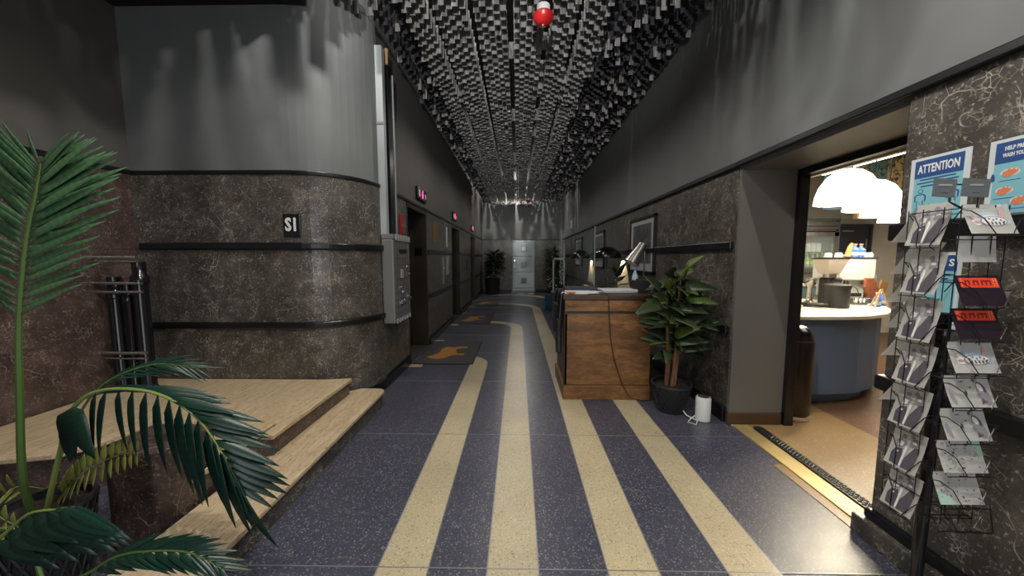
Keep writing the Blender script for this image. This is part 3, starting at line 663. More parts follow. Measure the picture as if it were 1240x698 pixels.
B().lathe([(.03, 0), (.032, .02), (.032, .16), (.014, .20), (.014, .22)], (1.29, 3.80, 1.046), 14).build('bottle_body', 'bluep', t, smooth=True)
B().lathe([(.016, 0), (.016, .02)], (1.29, 3.80, 1.266), 12).build('cap', 'bottle_b', t)
t = thing('desk_lamp', (1.41, 3.86, 1.045), 'silver desk lamp with conical tilted shade', 'lamp')
B().lathe([(.06, 0), (.06, .012), (.02, .02)], (1.32, 3.93, 1.045), 20).build('base', 'steel', t, smooth=True)
B().tube([(1.36, 3.93, 1.06), (1.41, 3.9, 1.10), (1.418, 3.88, 1.30), (1.408, 3.86, 1.47)], .009, 8).build('stand', 'steel', t, smooth=True)
B().tube([(1.408, 3.86, 1.47), (1.37, 3.855, 1.485)], .008, 8).build('arm', 'steel', t)
a_ = Vector((1.385, 3.85, 1.555)); b_ = Vector((1.255, 3.83, 1.345)); dd = b_ - a_
B().tube([a_ - dd * .03, a_, a_ + dd * .25, a_ + dd], [.028, .045, .052, .083], 24).build('shade', 'steel', t, smooth=True)
B().tube([a_ + dd * .99, a_ + dd * 1.01], [.07, .07], 20).build('inner', 'white', t)
t = thing('acrylic_screen', (.66, 3.90, 1.045), 'clear upright acrylic screen on the desk', 'screen')
B().box(.47, .862, 3.897, 3.903, 1.05, 1.72).build('pane', 'acry', t)
B().box(.858, .868, 3.892, 3.908, 1.05, 1.76).build('edge', 'acrye', t)
B().box(.47, .862, 3.885, 3.915, 1.046, 1.056).build('foot', 'gdark', t)
# things hanging at the left of the desk
def bag(name, x, y, z, w_, h, mat, lab, cat):
    t = thing(name, (x, y, z), lab, cat)
    prof = [(-.5, 0), (-.42, -.5), (-.5, -1), (.1, -1.05), (.45, -.9), (.5, -.4), (.35, 0)]
    bb = B(); bb.plate((x - .03, y, z), (0, 1, 0), (0, 0, 1), (1, 0, 0), [(u * w_, v * h) for u, v in prof], .05); bb.build('body', mat, t, bevel=.012)
    B().tube([(x, y - w_ * .3, z - .01), (x + .02, y - w_ * .12, 1.047), (x + .05, y - w_ * .1, 1.053), (x + .05, y + w_ * .1, 1.053), (x + .02, y + w_ * .12, 1.047), (x, y + w_ * .25, z - .01)], .007, 6).build('strap', mat, t)
bag('shoulder_bag', .415, 3.66, .93, .24, .30, 'cloth', 'black cloth bag hanging on the left side of the desk', 'bag')
bag('umbrella_pouch', .415, 3.42, .80, .10, .34, 'black', 'narrow black pouch hanging at the near left desk corner', 'pouch')
bag('tote_bag', .415, 3.95, 1.02, .20, .20, 'blackm', 'small black tote on the far left edge of the desk', 'bag')
# console table behind, with the two dome lamps
t = thing('console_table', (1.50, 7.2, 0), 'dark console table along the right wall behind the desk', 'table')
B().box(1.28, 1.74, 5.2, 8.9, .70, .74).build('tabletop', 'deskd', t, bevel=.005)
for x in (1.32, 1.70):
    for y in (5.3, 8.8): B().box(x - .02, x + .02, y - .02, y + .02, 0, .70).build('leg', 'blackm', t)
for i, (y, rd, lab) in enumerate(((5.85, .225, 'larger black dome table lamp, nearer of the two'), (8.35, .22, 'smaller looking black dome table lamp, farther of the two'))):
    x = 1.515
    t = thing('dome_lamp', (x, y, .74), lab, 'lamp', 'black dome lamps on the console')
    B().lathe([(.10, 0), (.10, .015), (.02, .025)], (x, y, .741), 24).build('base', 'black', t, smooth=True)
    B().lathe([(.010, 0), (.010, .66)], (x, y, .76), 10).build('stand', 'gdark', t, smooth=True)
    pr = [(rd, 0), (rd * .98, .04), (rd * .88, .10), (rd * .66, .155), (rd * .35, .19), (.02, .20)]
    B().lathe(pr + [(.018, .196), (rd * .34, .185), (rd * .64, .150), (rd * .86, .096), (rd * .965, .04), (rd * .985, 0.0)], (x, y, 1.40), 40, cap=False).build('shade', 'blackg', t, smooth=True)
    B().lathe([(.03, 0), (.035, .03), (.02, .045)], (x + .10, y, 1.475), 12).build('bulb', M('bulb_glow', (1, .8, .5), .4, emit=5, ec=(1, .8, .5)), t, smooth=True)
    lamp('dome_lamp_bulb', 'SPOT', (1.665, y, 1.462), 110, (1.0, .82, .54), .006, (0, R(-28), 0), spot_size=R(78), spot_blend=.12)

# ------------------------------------------------------------------ white router
t = thing('wifi_speaker', (1.61, 2.90, 0), 'white rounded router standing on the floor by the skirting', 'router')
B().lathe([(.052, 0), (.060, .008), (.060, .20), (.052, .212)], (1.605, 2.90, 0), 28).build('body', 'white', t, smooth=True)
B().lathe([(.046, 0), (.044, .004)], (1.605, 2.90, .2125), 20).build('top_disc', 'steel', t)
cw = [(1.56, 2.93, .03), (1.50, 2.90, .008), (1.45, 2.84, .008), (1.50, 2.80, .008), (1.54, 2.86, .012), (1.49, 2.95, .02), (1.47, 3.02, .06)]
tag(B().tube(cw, .005, 6).build('white_cable', 'white', smooth=True), 'looped white cable between basket and white router', 'cable')

# ------------------------------------------------------------------ leaves
def leaf_mesh(nm, mat, L=1.0, W=.34, fold=.10, droop=.18, n=7, tipp=1.0, taper=.5):
    """leaf along +X, midrib at y=0, width W, length L"""
    V = []; F = []
    for i in range(n + 1):
        u = i / n; wd = W / 2 * (math.sin(PI * min(1, u ** taper)) ** .8 if 0 < u < 1 else 0.0)
        z = -droop * u * u; V += [(u * L, -wd, z + fold * wd), (u * L, 0, z), (u * L, wd, z + fold * wd)]
    for i in range(n):
        a = i * 3
        for k in (0, 1): F.append((a + k, a + 3 + k, a + 4 + k, a + 1 + k))
    me = bpy.data.meshes.new(nm); me.from_pydata(V, [], F); me.materials.append(MT[mat]); me.polygons.foreach_set('use_smooth', [True] * len(me.polygons))
    bm = bmesh.new(); bm.from_mesh(me); bmesh.ops.remove_doubles(bm, verts=bm.verts, dist=1e-5)
    bmesh.ops.solidify(bm, geom=bm.faces[:], thickness=.006); bm.to_mesh(me); bm.free()
    return me
def orient(dirv, up=(0, 0, 1)):
    x = Vector(dirv).normalized(); up = Vector(up)
    if abs(x.dot(up.normalized())) > .98: up = Vector((.3, 1, .1))
    y = up.cross(x).normalized(); z = x.cross(y)
    return Matrix((x, y, z)).transposed().to_quaternion()
LM = [leaf_mesh('leaf', 'leaf', 1, .46, .2, .20), leaf_mesh('leaf_pale', 'leafy', 1, .44, .2, .14)]
# rubber plant in basket
PC = Vector((1.415, 3.10, 0))
t = thing('rubber_plant', PC, 'large leafy potted plant in a black woven basket beside the desk', 'plant')
def basket(parent, c, r0, r1, h, mat='basket'):
    p = B().lathe([(r0 * .96, 0), (r0, .01), (r1, h), (r1 * .94, h), (r1 * .92, h - .03), (.01, h - .03)], c, 36).build('basket', mat, parent, smooth=True)
    for k in range(20):
        for s in (1, -1):
            pts = []
            for q in range(6):
                u = q / 5; rr = r0 + (r1 - r0) * u + .003; a = 2 * PI * k / 20 + s * u * .9
                pts.append((c[0] + rr * math.cos(a), c[1] + rr * math.sin(a), c[2] + .01 + (h - .02) * u))
            B().tube(pts, .005, 4).build('weave_strand', mat, p)
    B().lathe([(r1 + .004, 0), (r1 + .008, .01), (r1 + .004, .022), (r1 - .012, .022)], (c[0], c[1], c[2] + h - .018), 36, cap=False).build('rim', mat, p, smooth=True)
    B().lathe([(r1 * .92, 0), (.3 * r1, .006)], (c[0], c[1], c[2] + h - .03), 24).build('soil', 'soil', parent)
basket(t, tuple(PC), .115, .17, .26)
stems = [[(1.37, 3.1, .22), (1.36, 3.08, .55), (1.33, 3.06, .95), (1.31, 3.05, 1.10)], [(1.41, 3.08, .22), (1.43, 3.07, .6), (1.42, 3.05, 1.0), (1.44, 3.04, 1.30)], [(1.44, 3.1, .22), (1.47, 3.12, .5), (1.55, 3.12, .85), (1.60, 3.12, 1.0)], [(1.40, 3.13, .22), (1.42, 3.17, .6), (1.40, 3.2, 1.05), (1.38, 3.2, 1.2)]]
for s_ in stems: B().tube(s_, [.018, .015, .011, .006], 8).build('stem', 'trunk', t, smooth=True)
rl = random.Random(11)
def lerp_path(pts, u):
    n = len(pts) - 1; k = min(n - 1, int(u * n)); f_ = u * n - k
    return Vector(pts[k]).lerp(Vector(pts[k + 1]), f_)
for i in range(140):
    s_ = stems[i % 4]; u = rl.uniform(.30, 1.0); p0 = lerp_path(s_, u)
    a = i * 2.399 + rl.uniform(-.3, .3); el = rl.uniform(-.25, .55) + .45 * (u > .93)
    dv = Vector((math.cos(a) * math.cos(el), math.sin(a) * math.cos(el), math.sin(el)))
    L = rl.uniform(.19, .30) * (1.0 if u < .85 else .8)
    bs = p0 + dv * rl.uniform(.02, .08)
    if bs.x + dv.x * L > 1.74: continue
    if bs.x + dv.x * L < 1.34 and bs.y + dv.y * L > 3.27 and bs.z - .05 < 1.06: continue
    k = 1 if (rl.random() < .30 or (u > .9 and rl.random() < .35)) else 0
    instance(LM[k], 'leaf', bs, t, quat=orient(dv, (rl.uniform(-.3, .3), -.75, .7)), scale=(L, L, L))
for (p, dv, L, k) in (((1.36, 3.04, .93), (-.95, -.15, .32), .26, 0), ((1.40, 3.02, .80), (-.98, -.2, .10), .27, 1), ((1.50, 3.0, .78), (.88, -.2, .30), .28, 1), ((1.46, 3.0, .70), (.80, -.3, -.45), .30, 0),
                      ((1.44, 3.03, 1.20), (.15, -.25, .95), .20, 1), ((1.45, 3.0, .98), (.9, -.2, .12), .30, 0), ((1.36, 3.02, .66), (-.8, -.2, .05), .22, 1), ((1.33, 3.02, 1.05), (-.85, -.1, .45), .22, 0)):
    instance(LM[k], 'leaf', p, t, quat=orient(dv), scale=(L, L, L))

# desk plant behind the laptop
def bushy(name, base, potr, poth, height, spread, nleaf, leafL, lab, potmat='basket', seed=1, mat='leaf', lean=0, cat='plant', pale=.15, group=None, wide=.34, lim=(-1.41, 1.75, -9, 13.93)):
    rr = random.Random(seed); bx, by, bz = base
    t = thing(name, base, lab, cat, group)
    B().lathe([(potr * .8, 0), (potr * .82, .01), (potr, poth), (potr * .93, poth), (potr * .9, poth - .03), (.01, poth - .03)], base, 24).build('pot', potmat, t, smooth=True)
    B().lathe([(potr * .9, 0), (potr * .2, .006)], (bx, by, bz + poth - .03), 16).build('soil', 'soil', t)
    st = B()
    for k in range(5):
        a = k * 1.257; st.tube([(bx + .02 * math.cos(a), by + .02 * math.sin(a), bz + poth - .04), (bx + spread * .3 * math.cos(a), by + spread * .3 * math.sin(a), bz + poth + height * .5), (bx + lean + spread * .5 * math.cos(a), by + spread * .5 * math.sin(a), bz + poth + height * .9)], [.010, .008, .004], 6)
    st.build('stems', 'stem', t)
    V = []; F = []; F2 = []; V2 = []
    for i in range(nleaf):
        u = rr.uniform(.12, 1); a = i * 2.399; rad = spread * (.25 + .75 * rr.random()) * (1 - .35 * u)
        p = Vector((bx + lean * u + math.cos(a) * rad * .6, by + math.sin(a) * rad * .6, bz + poth + height * u))
        el = rr.uniform(-.5, .8); dv = Vector((math.cos(a) * math.cos(el), math.sin(a) * math.cos(el), math.sin(el)))
        L = leafL * rr.uniform(.7, 1.15); tip = p + dv * L
        if not (lim[0] < min(p.x, tip.x) - .04 and max(p.x, tip.x) + .04 < lim[1] and lim[2] < min(p.y, tip.y) - .04 and max(p.y, tip.y) + .04 < lim[3]): continue
        q = orient(dv); tgtV, tgtF = (V2, F2) if rr.random() < pale else (V, F); n0 = len(tgtV)
        for j in range(6):
            s = j / 5; wd = L * wide / 2 * (math.sin(PI * s ** .6) ** .8 if 0 < j < 5 else .02)
            for yy in (-wd, 0, wd): tgtV.append(tuple(p + q @ Vector((s * L, yy, -.18 * L * s * s + abs(yy) * .3))))
        for j in range(5):
            for k in (0, 1): tgtF.append((n0 + j * 3 + k, n0 + j * 3 + 3 + k, n0 + j * 3 + 4 + k, n0 + j * 3 + 1 + k))
    for v, f_, m_ in ((V, F, mat), (V2, F2, 'leafy')):
        if not v: continue
        me = bpy.data.meshes.new('foliage'); me.from_pydata(v, [], f_); me.materials.append(MT[m_]); me.polygons.foreach_set('use_smooth', [True] * len(f_))
        o = bpy.data.objects.new('foliage', me); col.objects.link(o); put(o, base, t); me.transform(Matrix.Translation(-Vector(base))); o['kind'] = 'stuff'
    return t
t = thing('desk_plant', (1.22, 4.35, .74), 'broad leaved green plant behind the laptop', 'plant')
B().box(1.08, 1.40, 4.22, 4.50, 0, .70).build('plant_stand', 'deskd', t, bevel=.004)
B().lathe([(.07, 0), (.09, .15), (.08, .15), (.08, .12), (.01, .12)], (1.24, 4.36, .70), 20).build('pot', 'basket', t, smooth=True)
B().tube([(1.24, 4.36, .80), (1.25, 4.34, 1.0), (1.24, 4.33, 1.25)], [.012, .01, .006], 6).build('stem', 'stem', t, smooth=True)
for (p, dv, L, k) in (((1.22, 4.33, 1.08), (-.95, -.15, .10), .26, 0), ((1.25, 4.33, 1.24), (-.85, -.2, .45), .17, 0), ((1.25, 4.33, 1.16), (.25, -.3, .95), .24, 0), ((1.26, 4.33, 1.06), (.95, -.2, .25), .22, 0),
                      ((1.24, 4.33, 1.02), (-.6, -.5, -.05), .2, 0), ((1.24, 4.33, 1.10), (.6, .4, .5), .2, 0), ((1.24, 4.33, 1.0), (.5, -.7, .05), .2, 0), ((1.24, 4.33, 1.2), (-.2, -.2, .8), .16, 0)):
    instance(LM[k], 'leaf', p, t, quat=orient(dv), scale=(L, L * 1.3, L))

bushy('potted_shrub', (-.98, 13.3, 0), .30, .62, 1.05, .55, 260, .30, 'dark shrub in black planter left of the far door', 'blackm', 5, lean=.12, pale=.06)
bushy('potted_shrub', (1.35, 13.3, 0), .24, .5, 1.25, .45, 190, .26, 'tall dark shrub right of the far door by the wall', 'blackm', 8, pale=.06)
bushy('potted_shrub', (1.02, 8.45, 0), .17, .45, .95, .34, 240, .22, 'green shrub beside the pale tubular frame beyond the desk', 'blackm', 9, pale=.1, lim=(.6, 1.27, 8.1, 9.1))
t = thing('coat_frame', (.98, 8.0, 0), 'pale tubular metal frame standing beside the far green shrub', 'frame')
B().tube([(.83, 8.0, 0), (.83, 8.0, 1.36), (.85, 8.0, 1.385), (1.08, 8.0, 1.385)], .022, 10).build('tube_frame', 'conduit', t, smooth=True)
B().tube([(1.08, 8.0, 0), (1.08, 8.0, 1.62)], .018, 10).build('post', 'conduit', t, smooth=True)
B().tube([(1.08, 8.0, 1.60), (1.08, 7.99, 1.655)], .024, 10).build('post_cap', 'conduit', t)
B().box(.80, 1.12, 7.92, 8.08, 0, .02).build('foot', 'gdark', t)
tag(B().lathe([(.10, 0), (.11, .02), (.13, .42), (.12, .42)], (.86, 9.3, 0), 18).build('blue_bin', M('bin_blue', (.02, .10, .20), .4), smooth=True), 'blue bin standing on the floor beyond the tubular frame', 'bin')

# ------------------------------------------------------------------ palm in the left foreground
PB = Vector((-1.97, 1.31, 0))
palm = thing('potted_palm', PB, 'big palm in a dark basket in the left foreground', 'palm')
basket(palm, tuple(PB), .10, .145, .38)
PL = {'teal': leaf_mesh('leaflet', 'palm', 1, .135, .40, .06, 6, taper=.62), 'green': leaf_mesh('leaflet_green', 'palml', 1, .075, .3, .08, 6, taper=.7), 'broad': leaf_mesh('leaf_broad', 'palm', 1, .5, .2, .1, 8), 'fern': leaf_mesh('leaflet_fern', 'fern', 1, .30, .2, .05, 5, taper=.8)}
def bez(pts, n):
    out = []; P_ = [Vector(p) for p in pts]; P_ = [P_[0] * 2 - P_[1]] + P_ + [P_[-1] * 2 - P_[-2]]
    seg = len(P_) - 3
    for i in range(n + 1):
        u = i / n * seg; k = min(seg - 1, int(u)); t_ = u - k; a, b, c, d = P_[k:k + 4]
        out.append(.5 * ((2 * b) + (c - a) * t_ + (2 * a - 5 * b + 4 * c - d) * t_ ** 2 + (3 * b - a - 3 * c + d) * t_ ** 3))
    return out
def frond(parent, pts, start, n, Lf, kind, mat, side_fn, lab=None, r=.007, seed=0, wscale=1.0):
    rr = random.Random(seed); P_ = bez(pts, 40)
    f_ = B().tube(P_, [r * (1 - .75 * i / 40) for i in range(41)], 6).build('frond', mat, parent, smooth=True)
    if lab: f_['label'] = lab
    for i in range(n):
        u = start + (1 - start) * (i + .5) / n; k = min(39, int(u * 40)); p = P_[k].lerp(P_[k + 1], u * 40 - k)
        tg = (P_[k + 1] - P_[k]).normalized()
        for s in (-1, 1):
            v = (u - start) / (1 - start)
            dv, up, L = side_fn(s, v, tg, rr); L *= Lf
            instance(PL[kind], 'leaflet', p, f_, quat=orient(dv, up), scale=(L, L * wscale, L))
    return f_
# tall pale green frond, flat to the camera
def fs1(s, v, tg, rr):
    d_ = tg * (.38 + .75 * v ** 2) + Vector((s * 1.0, .22 * rr.uniform(-1, 1) - .05, .06))
    return d_, (0, -1, .1 * s), (.30 + .75 * math.sin(PI * (.18 + .72 * v))) * rr.uniform(.9, 1.05)
frond(palm, [(-1.94, 1.27, .34), (-1.76, 1.13, .60), (-1.685, 1.10, .95), (-1.655, 1.10, 1.20), (-1.60, 1.10, 1.45), (-1.55, 1.10, 1.60), (-1.52, 1.10, 1.70)], .50, 30, .29, 'green', 'stem', fs1, 'tall pale green upright frond', .012, 2, 1.15)
# arching dark frond over the steps
def fs2(s, v, tg, rr):
    if s > 0: return Vector((-.04 + .62 * v * v, -.12 + rr.uniform(-.1, .1), -1.0)), (-.2, -1, .1), (.58 + .55 * math.sin(PI * (.05 + .75 * v))) * rr.uniform(.92, 1.08)
    return Vector((.95, .15 + rr.uniform(-.12, .12), .10 - .95 * v)), (.1, -.7, .7), (.60 + .32 * math.sin(PI * v)) * rr.uniform(.92, 1.08)
frond(palm, [(-1.95, 1.30, .34), (-1.83, 1.28, .62), (-1.75, 1.27, .80), (-1.63, 1.27, .885), (-1.42, 1.265, .885), (-1.255, 1.26, .80), (-1.14, 1.25, .645), (-1.09, 1.24, .52)], .40, 17, .31, 'teal', 'stemy', fs2, 'dark green arching frond', .010, 3, 1.0)
def fs3(s, v, tg, rr):
    return Vector((.95, -.12 + .10 * s, (-.42 if s > 0 else -.05) - .15 * v)), (0, -.85, .5), (.75 + .35 * math.sin(PI * (.15 + .7 * v))) * rr.uniform(.9, 1.1)
frond(palm, [(-1.96, 1.24, .34), (-1.90, 1.12, .42), (-1.80, 1.05, .42), (-1.70, 1.04, .49), (-1.60, 1.03, .565), (-1.50, 1.02, .59), (-1.43, 1.02, .60)], .38, 7, .26, 'teal', 'stemy', fs3, 'low dark frond at the bottom left corner', .009, 4, 1.25)
def fs4(s, v, tg, rr):
    return tg * 1.0 + Vector((.15, -.30 * s, .10 if s < 0 else -.42)), (0, -.6, .8), (.45 + .5 * math.sin(PI * (.15 + .75 * v))) * rr.uniform(.9, 1.1)
frond(palm, [(-1.93, 1.24, .30), (-1.72, 1.13, .20), (-1.57, 1.12, .256), (-1.44, 1.12, .332), (-1.317, 1.12, .356), (-1.168, 1.12, .352), (-1.053, 1.12, .29)], .38, 13, .19, 'teal', 'stem', fs4, 'low dark frond over the near end of the steps', .008, 5, .9)
frond(palm, [(-1.96, 1.31, .34), (-1.90, 1.34, .6), (-1.80, 1.40, .84), (-1.62, 1.46, .93), (-1.45, 1.5, .90)], .45, 12, .17, 'teal', 'stem', fs4, None, .007, 12, .6)
for p_, dv_, L_ in (((-1.735, 1.26, .82), (.05, -.15, -1), .20), ((-1.71, 1.25, .83), (.35, -.15, -.9), .22), ((-1.75, 1.27, .76), (-.15, -.1, -1), .17)):
    instance(PL['broad'], 'leaf', p_, palm, quat=orient(dv_, (0, -1, .1)), scale=(L_, L_ * .9, L_))
def fs5(s, v, tg, rr):
    return tg * .3 + Vector((-.1 * s, -.2, .8 * (1 if s < 0 else -.55))) + Vector((0, 0, .1)), (0, -1, 0), (.6 + .4 * math.sin(PI * v))
fern = thing('potted_fern', (-2.20, 1.53, 0), 'yellow green fern growing behind the palm stem', 'fern')
B().lathe([(.05, 0), (.06, .30), (.05, .30), (.05, .28), (.01, .28)], (-2.20, 1.53, 0), 18).build('pot', 'basket', fern, smooth=True)
frond(fern, [(-2.20, 1.53, .28), (-2.06, 1.43, .33), (-1.95, 1.39, .42), (-1.84, 1.38, .50), (-1.72, 1.38, .555), (-1.62, 1.38, .575)], .12, 16, .10, 'fern', 'stemy', fs5, None, .005, 6)
frond(fern, [(-2.20, 1.52, .28), (-2.15, 1.36, .42), (-2.02, 1.22, .42), (-1.88, 1.18, .39)], .2, 8, .11, 'fern', 'stemy', fs5, None, .005, 7)

# ------------------------------------------------------------------ postcard rack and its cards
TX, TY = 1.50, 1.22
rack = thing('postcard_rack', (TX, TY, 0), 'tall black revolving wire postcard rack on a pole', 'rack')
B().lathe([(.018, 0), (.018, 1.16), (.021, 1.16), (.021, 1.185), (.012, 1.19)], (TX, TY, .02), 18).build('pole', 'blackg', rack, smooth=True)
B().lathe([(.20, 0), (.20, .012), (.03, .03)], (TX, TY, 0), 32).build('base', 'black', rack, smooth=True)
B().lathe([(.024, 0), (.026, .01), (.024, .02)], (TX, TY, .98), 16).build('collar', 'black', rack)
hw = .075
for z in (.50, .56, .68, .84, 1.0, 1.16, 1.32, 1.46, 1.56):
    b = B(); b.tube([(TX - hw, TY - hw, z), (TX + hw, TY - hw, z), (TX + hw, TY + hw, z), (TX - hw, TY + hw, z), (TX - hw, TY - hw, z)], .0018, 5)
    b.build('ring_wire', 'black', rack)
b = B()
for dx, dy in ((-hw, -hw), (hw, -hw), (hw, hw), (-hw, hw), (-hw * .4, -hw), (hw * .4, -hw), (-hw, -hw * .4), (-hw, hw * .4)):
    b.tube([(TX + dx, TY + dy, .48), (TX + dx, TY + dy, 1.57)], .0016, 5)
b.build('upright_wires', 'black', rack)
b = B()
b.tube([(TX - hw, TY - hw, 1.56), (1.385, TY - hw, 1.58), (1.385, TY - hw, 1.635), (1.475, TY - hw, 1.635), (1.475, TY - hw, 1.56)], .003, 6).build('sign_bracket', 'black', rack)
def pocket(C, U, V, N, w_, h):
    C, U, V, N = map(Vector, (C, U, V, N)); P = lambda u, v, n=.010: tuple(C + U * u * w_ + V * v * h + N * n)
    b = B(); r = .0017
    b.tube([P(-.62, .34), P(-.45, .30), P(-.22, .02), P(-.10, -.50), P(-.10, -.56, -.012)], r, 5)
    b.tube([P(.62, .05), P(.50, -.05), P(.30, -.40), P(.26, -.50), P(.26, -.56, -.012)], r, 5)
    b.tube([P(-.50, -.54, .006), P(.50, -.54, .006)], r, 5)
    b.tube([P(-.62, .34), P(-.56, .1, -.03)], r, 5).tube([P(.62, .05), P(.52, .1, -.03)], r, 5)
    b.build('pocket', 'black', rack)
def card(C, U, V, w_, h, lab, group, mat='card', art=None, curl=.006, name='postcard'):
    C, U, V = Vector(C), Vector(U).normalized(), Vector(V).normalized(); N = U.cross(V)
    t = thing(name, C - V * h / 2, lab, 'card', group)
    bm = bmesh.new(); gr = []
    for j in range(5):
        for i in range(5):
            u = i / 4 - .5; v = j / 4 - .5; gr.append(bm.verts.new(C + U * u * w_ + V * v * h + N * (curl * (2 * v) ** 2 - curl)))
    for j in range(4):
        for i in range(4): bm.faces.new((gr[j * 5 + i], gr[j * 5 + i + 1], gr[(j + 1) * 5 + i + 1], gr[(j + 1) * 5 + i]))
    bmesh.ops.solidify(bm, geom=bm.faces[:], thickness=.003)
    bb = B(); bb.bm = bm; bb.build('card_stock', mat, t)
    def shape(polys, m_, lift=.0012, nm='print'):
        q = bmesh.new()
        for poly in polys:
            vsx = []
            for u, v in poly: vsx.append(q.verts.new(C + U * u * w_ + V * v * h + N * (curl * (2 * v) ** 2 - curl + lift)))
            f_ = q.faces.new(vsx)
            if f_.normal.dot(N) < 0: f_.normal_flip()
        r_ = bmesh.ops.triangulate(q, faces=q.faces[:]); bb = B(); bb.bm = q; o_ = bb.build(nm, m_, t)
        if len(polys) > 1: o_['kind'] = 'stuff'
    if art: art(shape)
    return t
def ell(cx, cy, rx, ry, n=12, a=0): return [(cx + rx * math.cos(2 * PI * k / n) * math.cos(a) - ry * math.sin(2 * PI * k / n) * math.sin(a), cy + rx * math.cos(2 * PI * k / n) * math.sin(a) + ry * math.sin(2 * PI * k / n) * math.cos(a)) for k in range(n)]
def art_pair(shape):   # engraving of two bending draped figures
    shape([[(-.34, -.44), (-.02, -.46), (-.04, -.2), (-.10, .0), (-.30, -.05), (-.38, -.2)], [(.02, -.46), (.34, -.44), (.38, -.1), (.36, .16), (.22, .12), (.12, -.05), (.04, -.2)]], 'ink')
    shape([[(-.30, -.02), (-.12, .02), (-.02, .12), (-.06, .24), (-.22, .26), (-.34, .14)], [(.06, .10), (.24, .12), (.34, .20), (.22, .36), (.10, .30)], ell(-.14, .30, .07, .055), ell(.10, .36, .075, .055)], 'inkg', .0011)
    shape([[(-.26, .02), (-.12, .06), (-.10, .16), (-.24, .18)], [(-.04, -.44), (.02, -.44), (.04, .04), (-.04, .10)], ell(-.22, -.12, .05, .03), [(.12, .2), (.26, .2), (.24, .26), (.12, .26)]], 'card', .0018)
def art_lady(shape):
    shape([ell(.30, -.12, .13, .32, 12, .2), ell(-.40, -.2, .05, .24, 10, .15), ell(.18, .33, .07, .06)], 'inkg', .0011)
    shape([ell(.28, .10, .09, .20, 12, .3), [(.10, .36), (.2, .44), (.16, .28)], [(.28, -.1), (.34, -.34), (.20, -.40), (.24, -.2)], ell(-.08, -.05, .03, .08), ell(-.12, .30, .05, .015), ell(.04, .12, .03, .02)], 'ink', .0014)
    shape([ell(.25, .12, .06, .13, 12, .3)], 'card', .0018)
def art_city(shape):
    shape([[(.18, -.1), (.34, -.1), (.27, .46)]], 'pinkp', .0010)
    shape([ell(0, .1, .22, .13), ell(.3, -.1, .12, .1)], 'bluep', .0012)
    shape([ell(.0, .06, .17, .07), ell(-.28, -.1, .12, .12)], 'card', .0014)
    shape([ell(-.30, -.12, .08, .05), ell(-.36, .05, .03, .09)], 'pinkp', .0016)
    shape([ell(.07, -.08, .30, .17)], 'inkg', .0018); shape([ell(.07, -.08, .27, .145)], 'paper', .0020)
    shape([ell(x, y, .022, .035, 6) for x, y in ((-.1, -.06), (-.02, .0), (.06, -.04), (.14, .0), (.22, -.05), (.28, -.1))] + [[(x, -.20), (x + .04, -.20), (x + .03, -.10), (x - .01, -.10)] for x in (-.08, 0, .08, .16, .24)], 'ink', .0024)
def art_map(seed, corner):
    def f(shape):
        rr = random.Random(seed)
        shape([[(.2, .5), (.5, .5), (.5, .0), (.38, .1)] if corner > 0 else [(-.5, -.5), (-.5, -.1), (-.3, -.2), (-.1, -.5)]], 'greenp', .0009)
        for m_, n_ in (('ink', 16), ('inkg', 18), ('bluep', 7), ('pinkp', 6)):
            shape([ell(rr.uniform(-.42, .42), rr.uniform(-.42, .42), rr.uniform(.008, .03), rr.uniform(.008, .045), 6, rr.uniform(0, 3)) for _ in range(n_)], m_, .0012 + .0003 * rr.random())
    return f
def art_red(shape):
    shape([[(-.40, .10), (.44, .10), (.42, .42), (-.42, .42)]], 'neon', .0010)
    shape([[(x, .18), (x + .035, .18), (x + .035, .34), (x, .34)] for x in (-.30, -.22, -.12, -.03, .06, .15, .24)] + [[(x, .29), (x + .07, .29), (x + .07, .34), (x, .34)] for x in (-.27, -.10, .08, .18)], 'redd', .0014)
    shape([ell(x, y, .014, .02, 6) for x in (-.37, .33, .39) for y in (.16, .24, .32, .38)], 'neony', .0016)
LU, LV = (0, -1, 0), (math.sin(R(14)), 0, math.cos(R(14)))
ordn = ('topmost', 'second from the top', 'third from the top', 'fourth from the top', 'fifth from the top', 'sixth from the top', 'lowest')
for k, z in enumerate((1.517, 1.348, 1.183, 1.023, .861, .701, .540)):
    N_ = Vector(LU).cross(Vector(LV))
    pocket((1.425, 1.228, z - .01), LU, LV, N_, .108, .14)
    card((1.421, 1.228, z), LU, LV, .104, .148, 'black and white figure postcard in the left column of the rack, %s' % ordn[k], 'figure postcards in the left column', art=art_pair, curl=.004)
RU, RV = (1, 0, 0), (0, math.sin(R(20)), math.cos(R(20)))
RR = [(1.525, art_city, 'card', 'white postcard with red and blue sketch, top of the right column'), (1.296, art_red, 'cardd', 'upper dark postcard with glowing red lettering band'), (1.188, art_red, 'cardd', 'lower dark postcard with glowing red lettering band'),
      (1.076, art_city, 'card', 'white postcard with red and blue sketch, below the dark red cards'), (.961, art_lady, 'card', 'upper white postcard with ink drawing of a lady'), (.846, art_lady, 'card', 'lower white postcard with ink drawing of a lady'),
      (.734, art_map(4, 1), 'card', 'speckled map postcard with green top corner'), (.622, art_map(9, -1), 'card', 'lowest speckled map postcard with green lower corner')]
for z, a_, m_, lb in RR:
    pocket((1.497, 1.126, z - .006), RU, RV, Vector(RU).cross(Vector(RV)), .148, .10)
    card((1.497, 1.130, z), RU, RV, .146, .102, lb, 'postcards in the right column', m_, a_, .002)
for k, (z, w_) in enumerate(((1.43, .13),)):
    card((1.487, 1.145, z), RU, (0, .1, 1), .125, .085, 'plain white card below the top sketch postcard', None, 'card', None, .001)
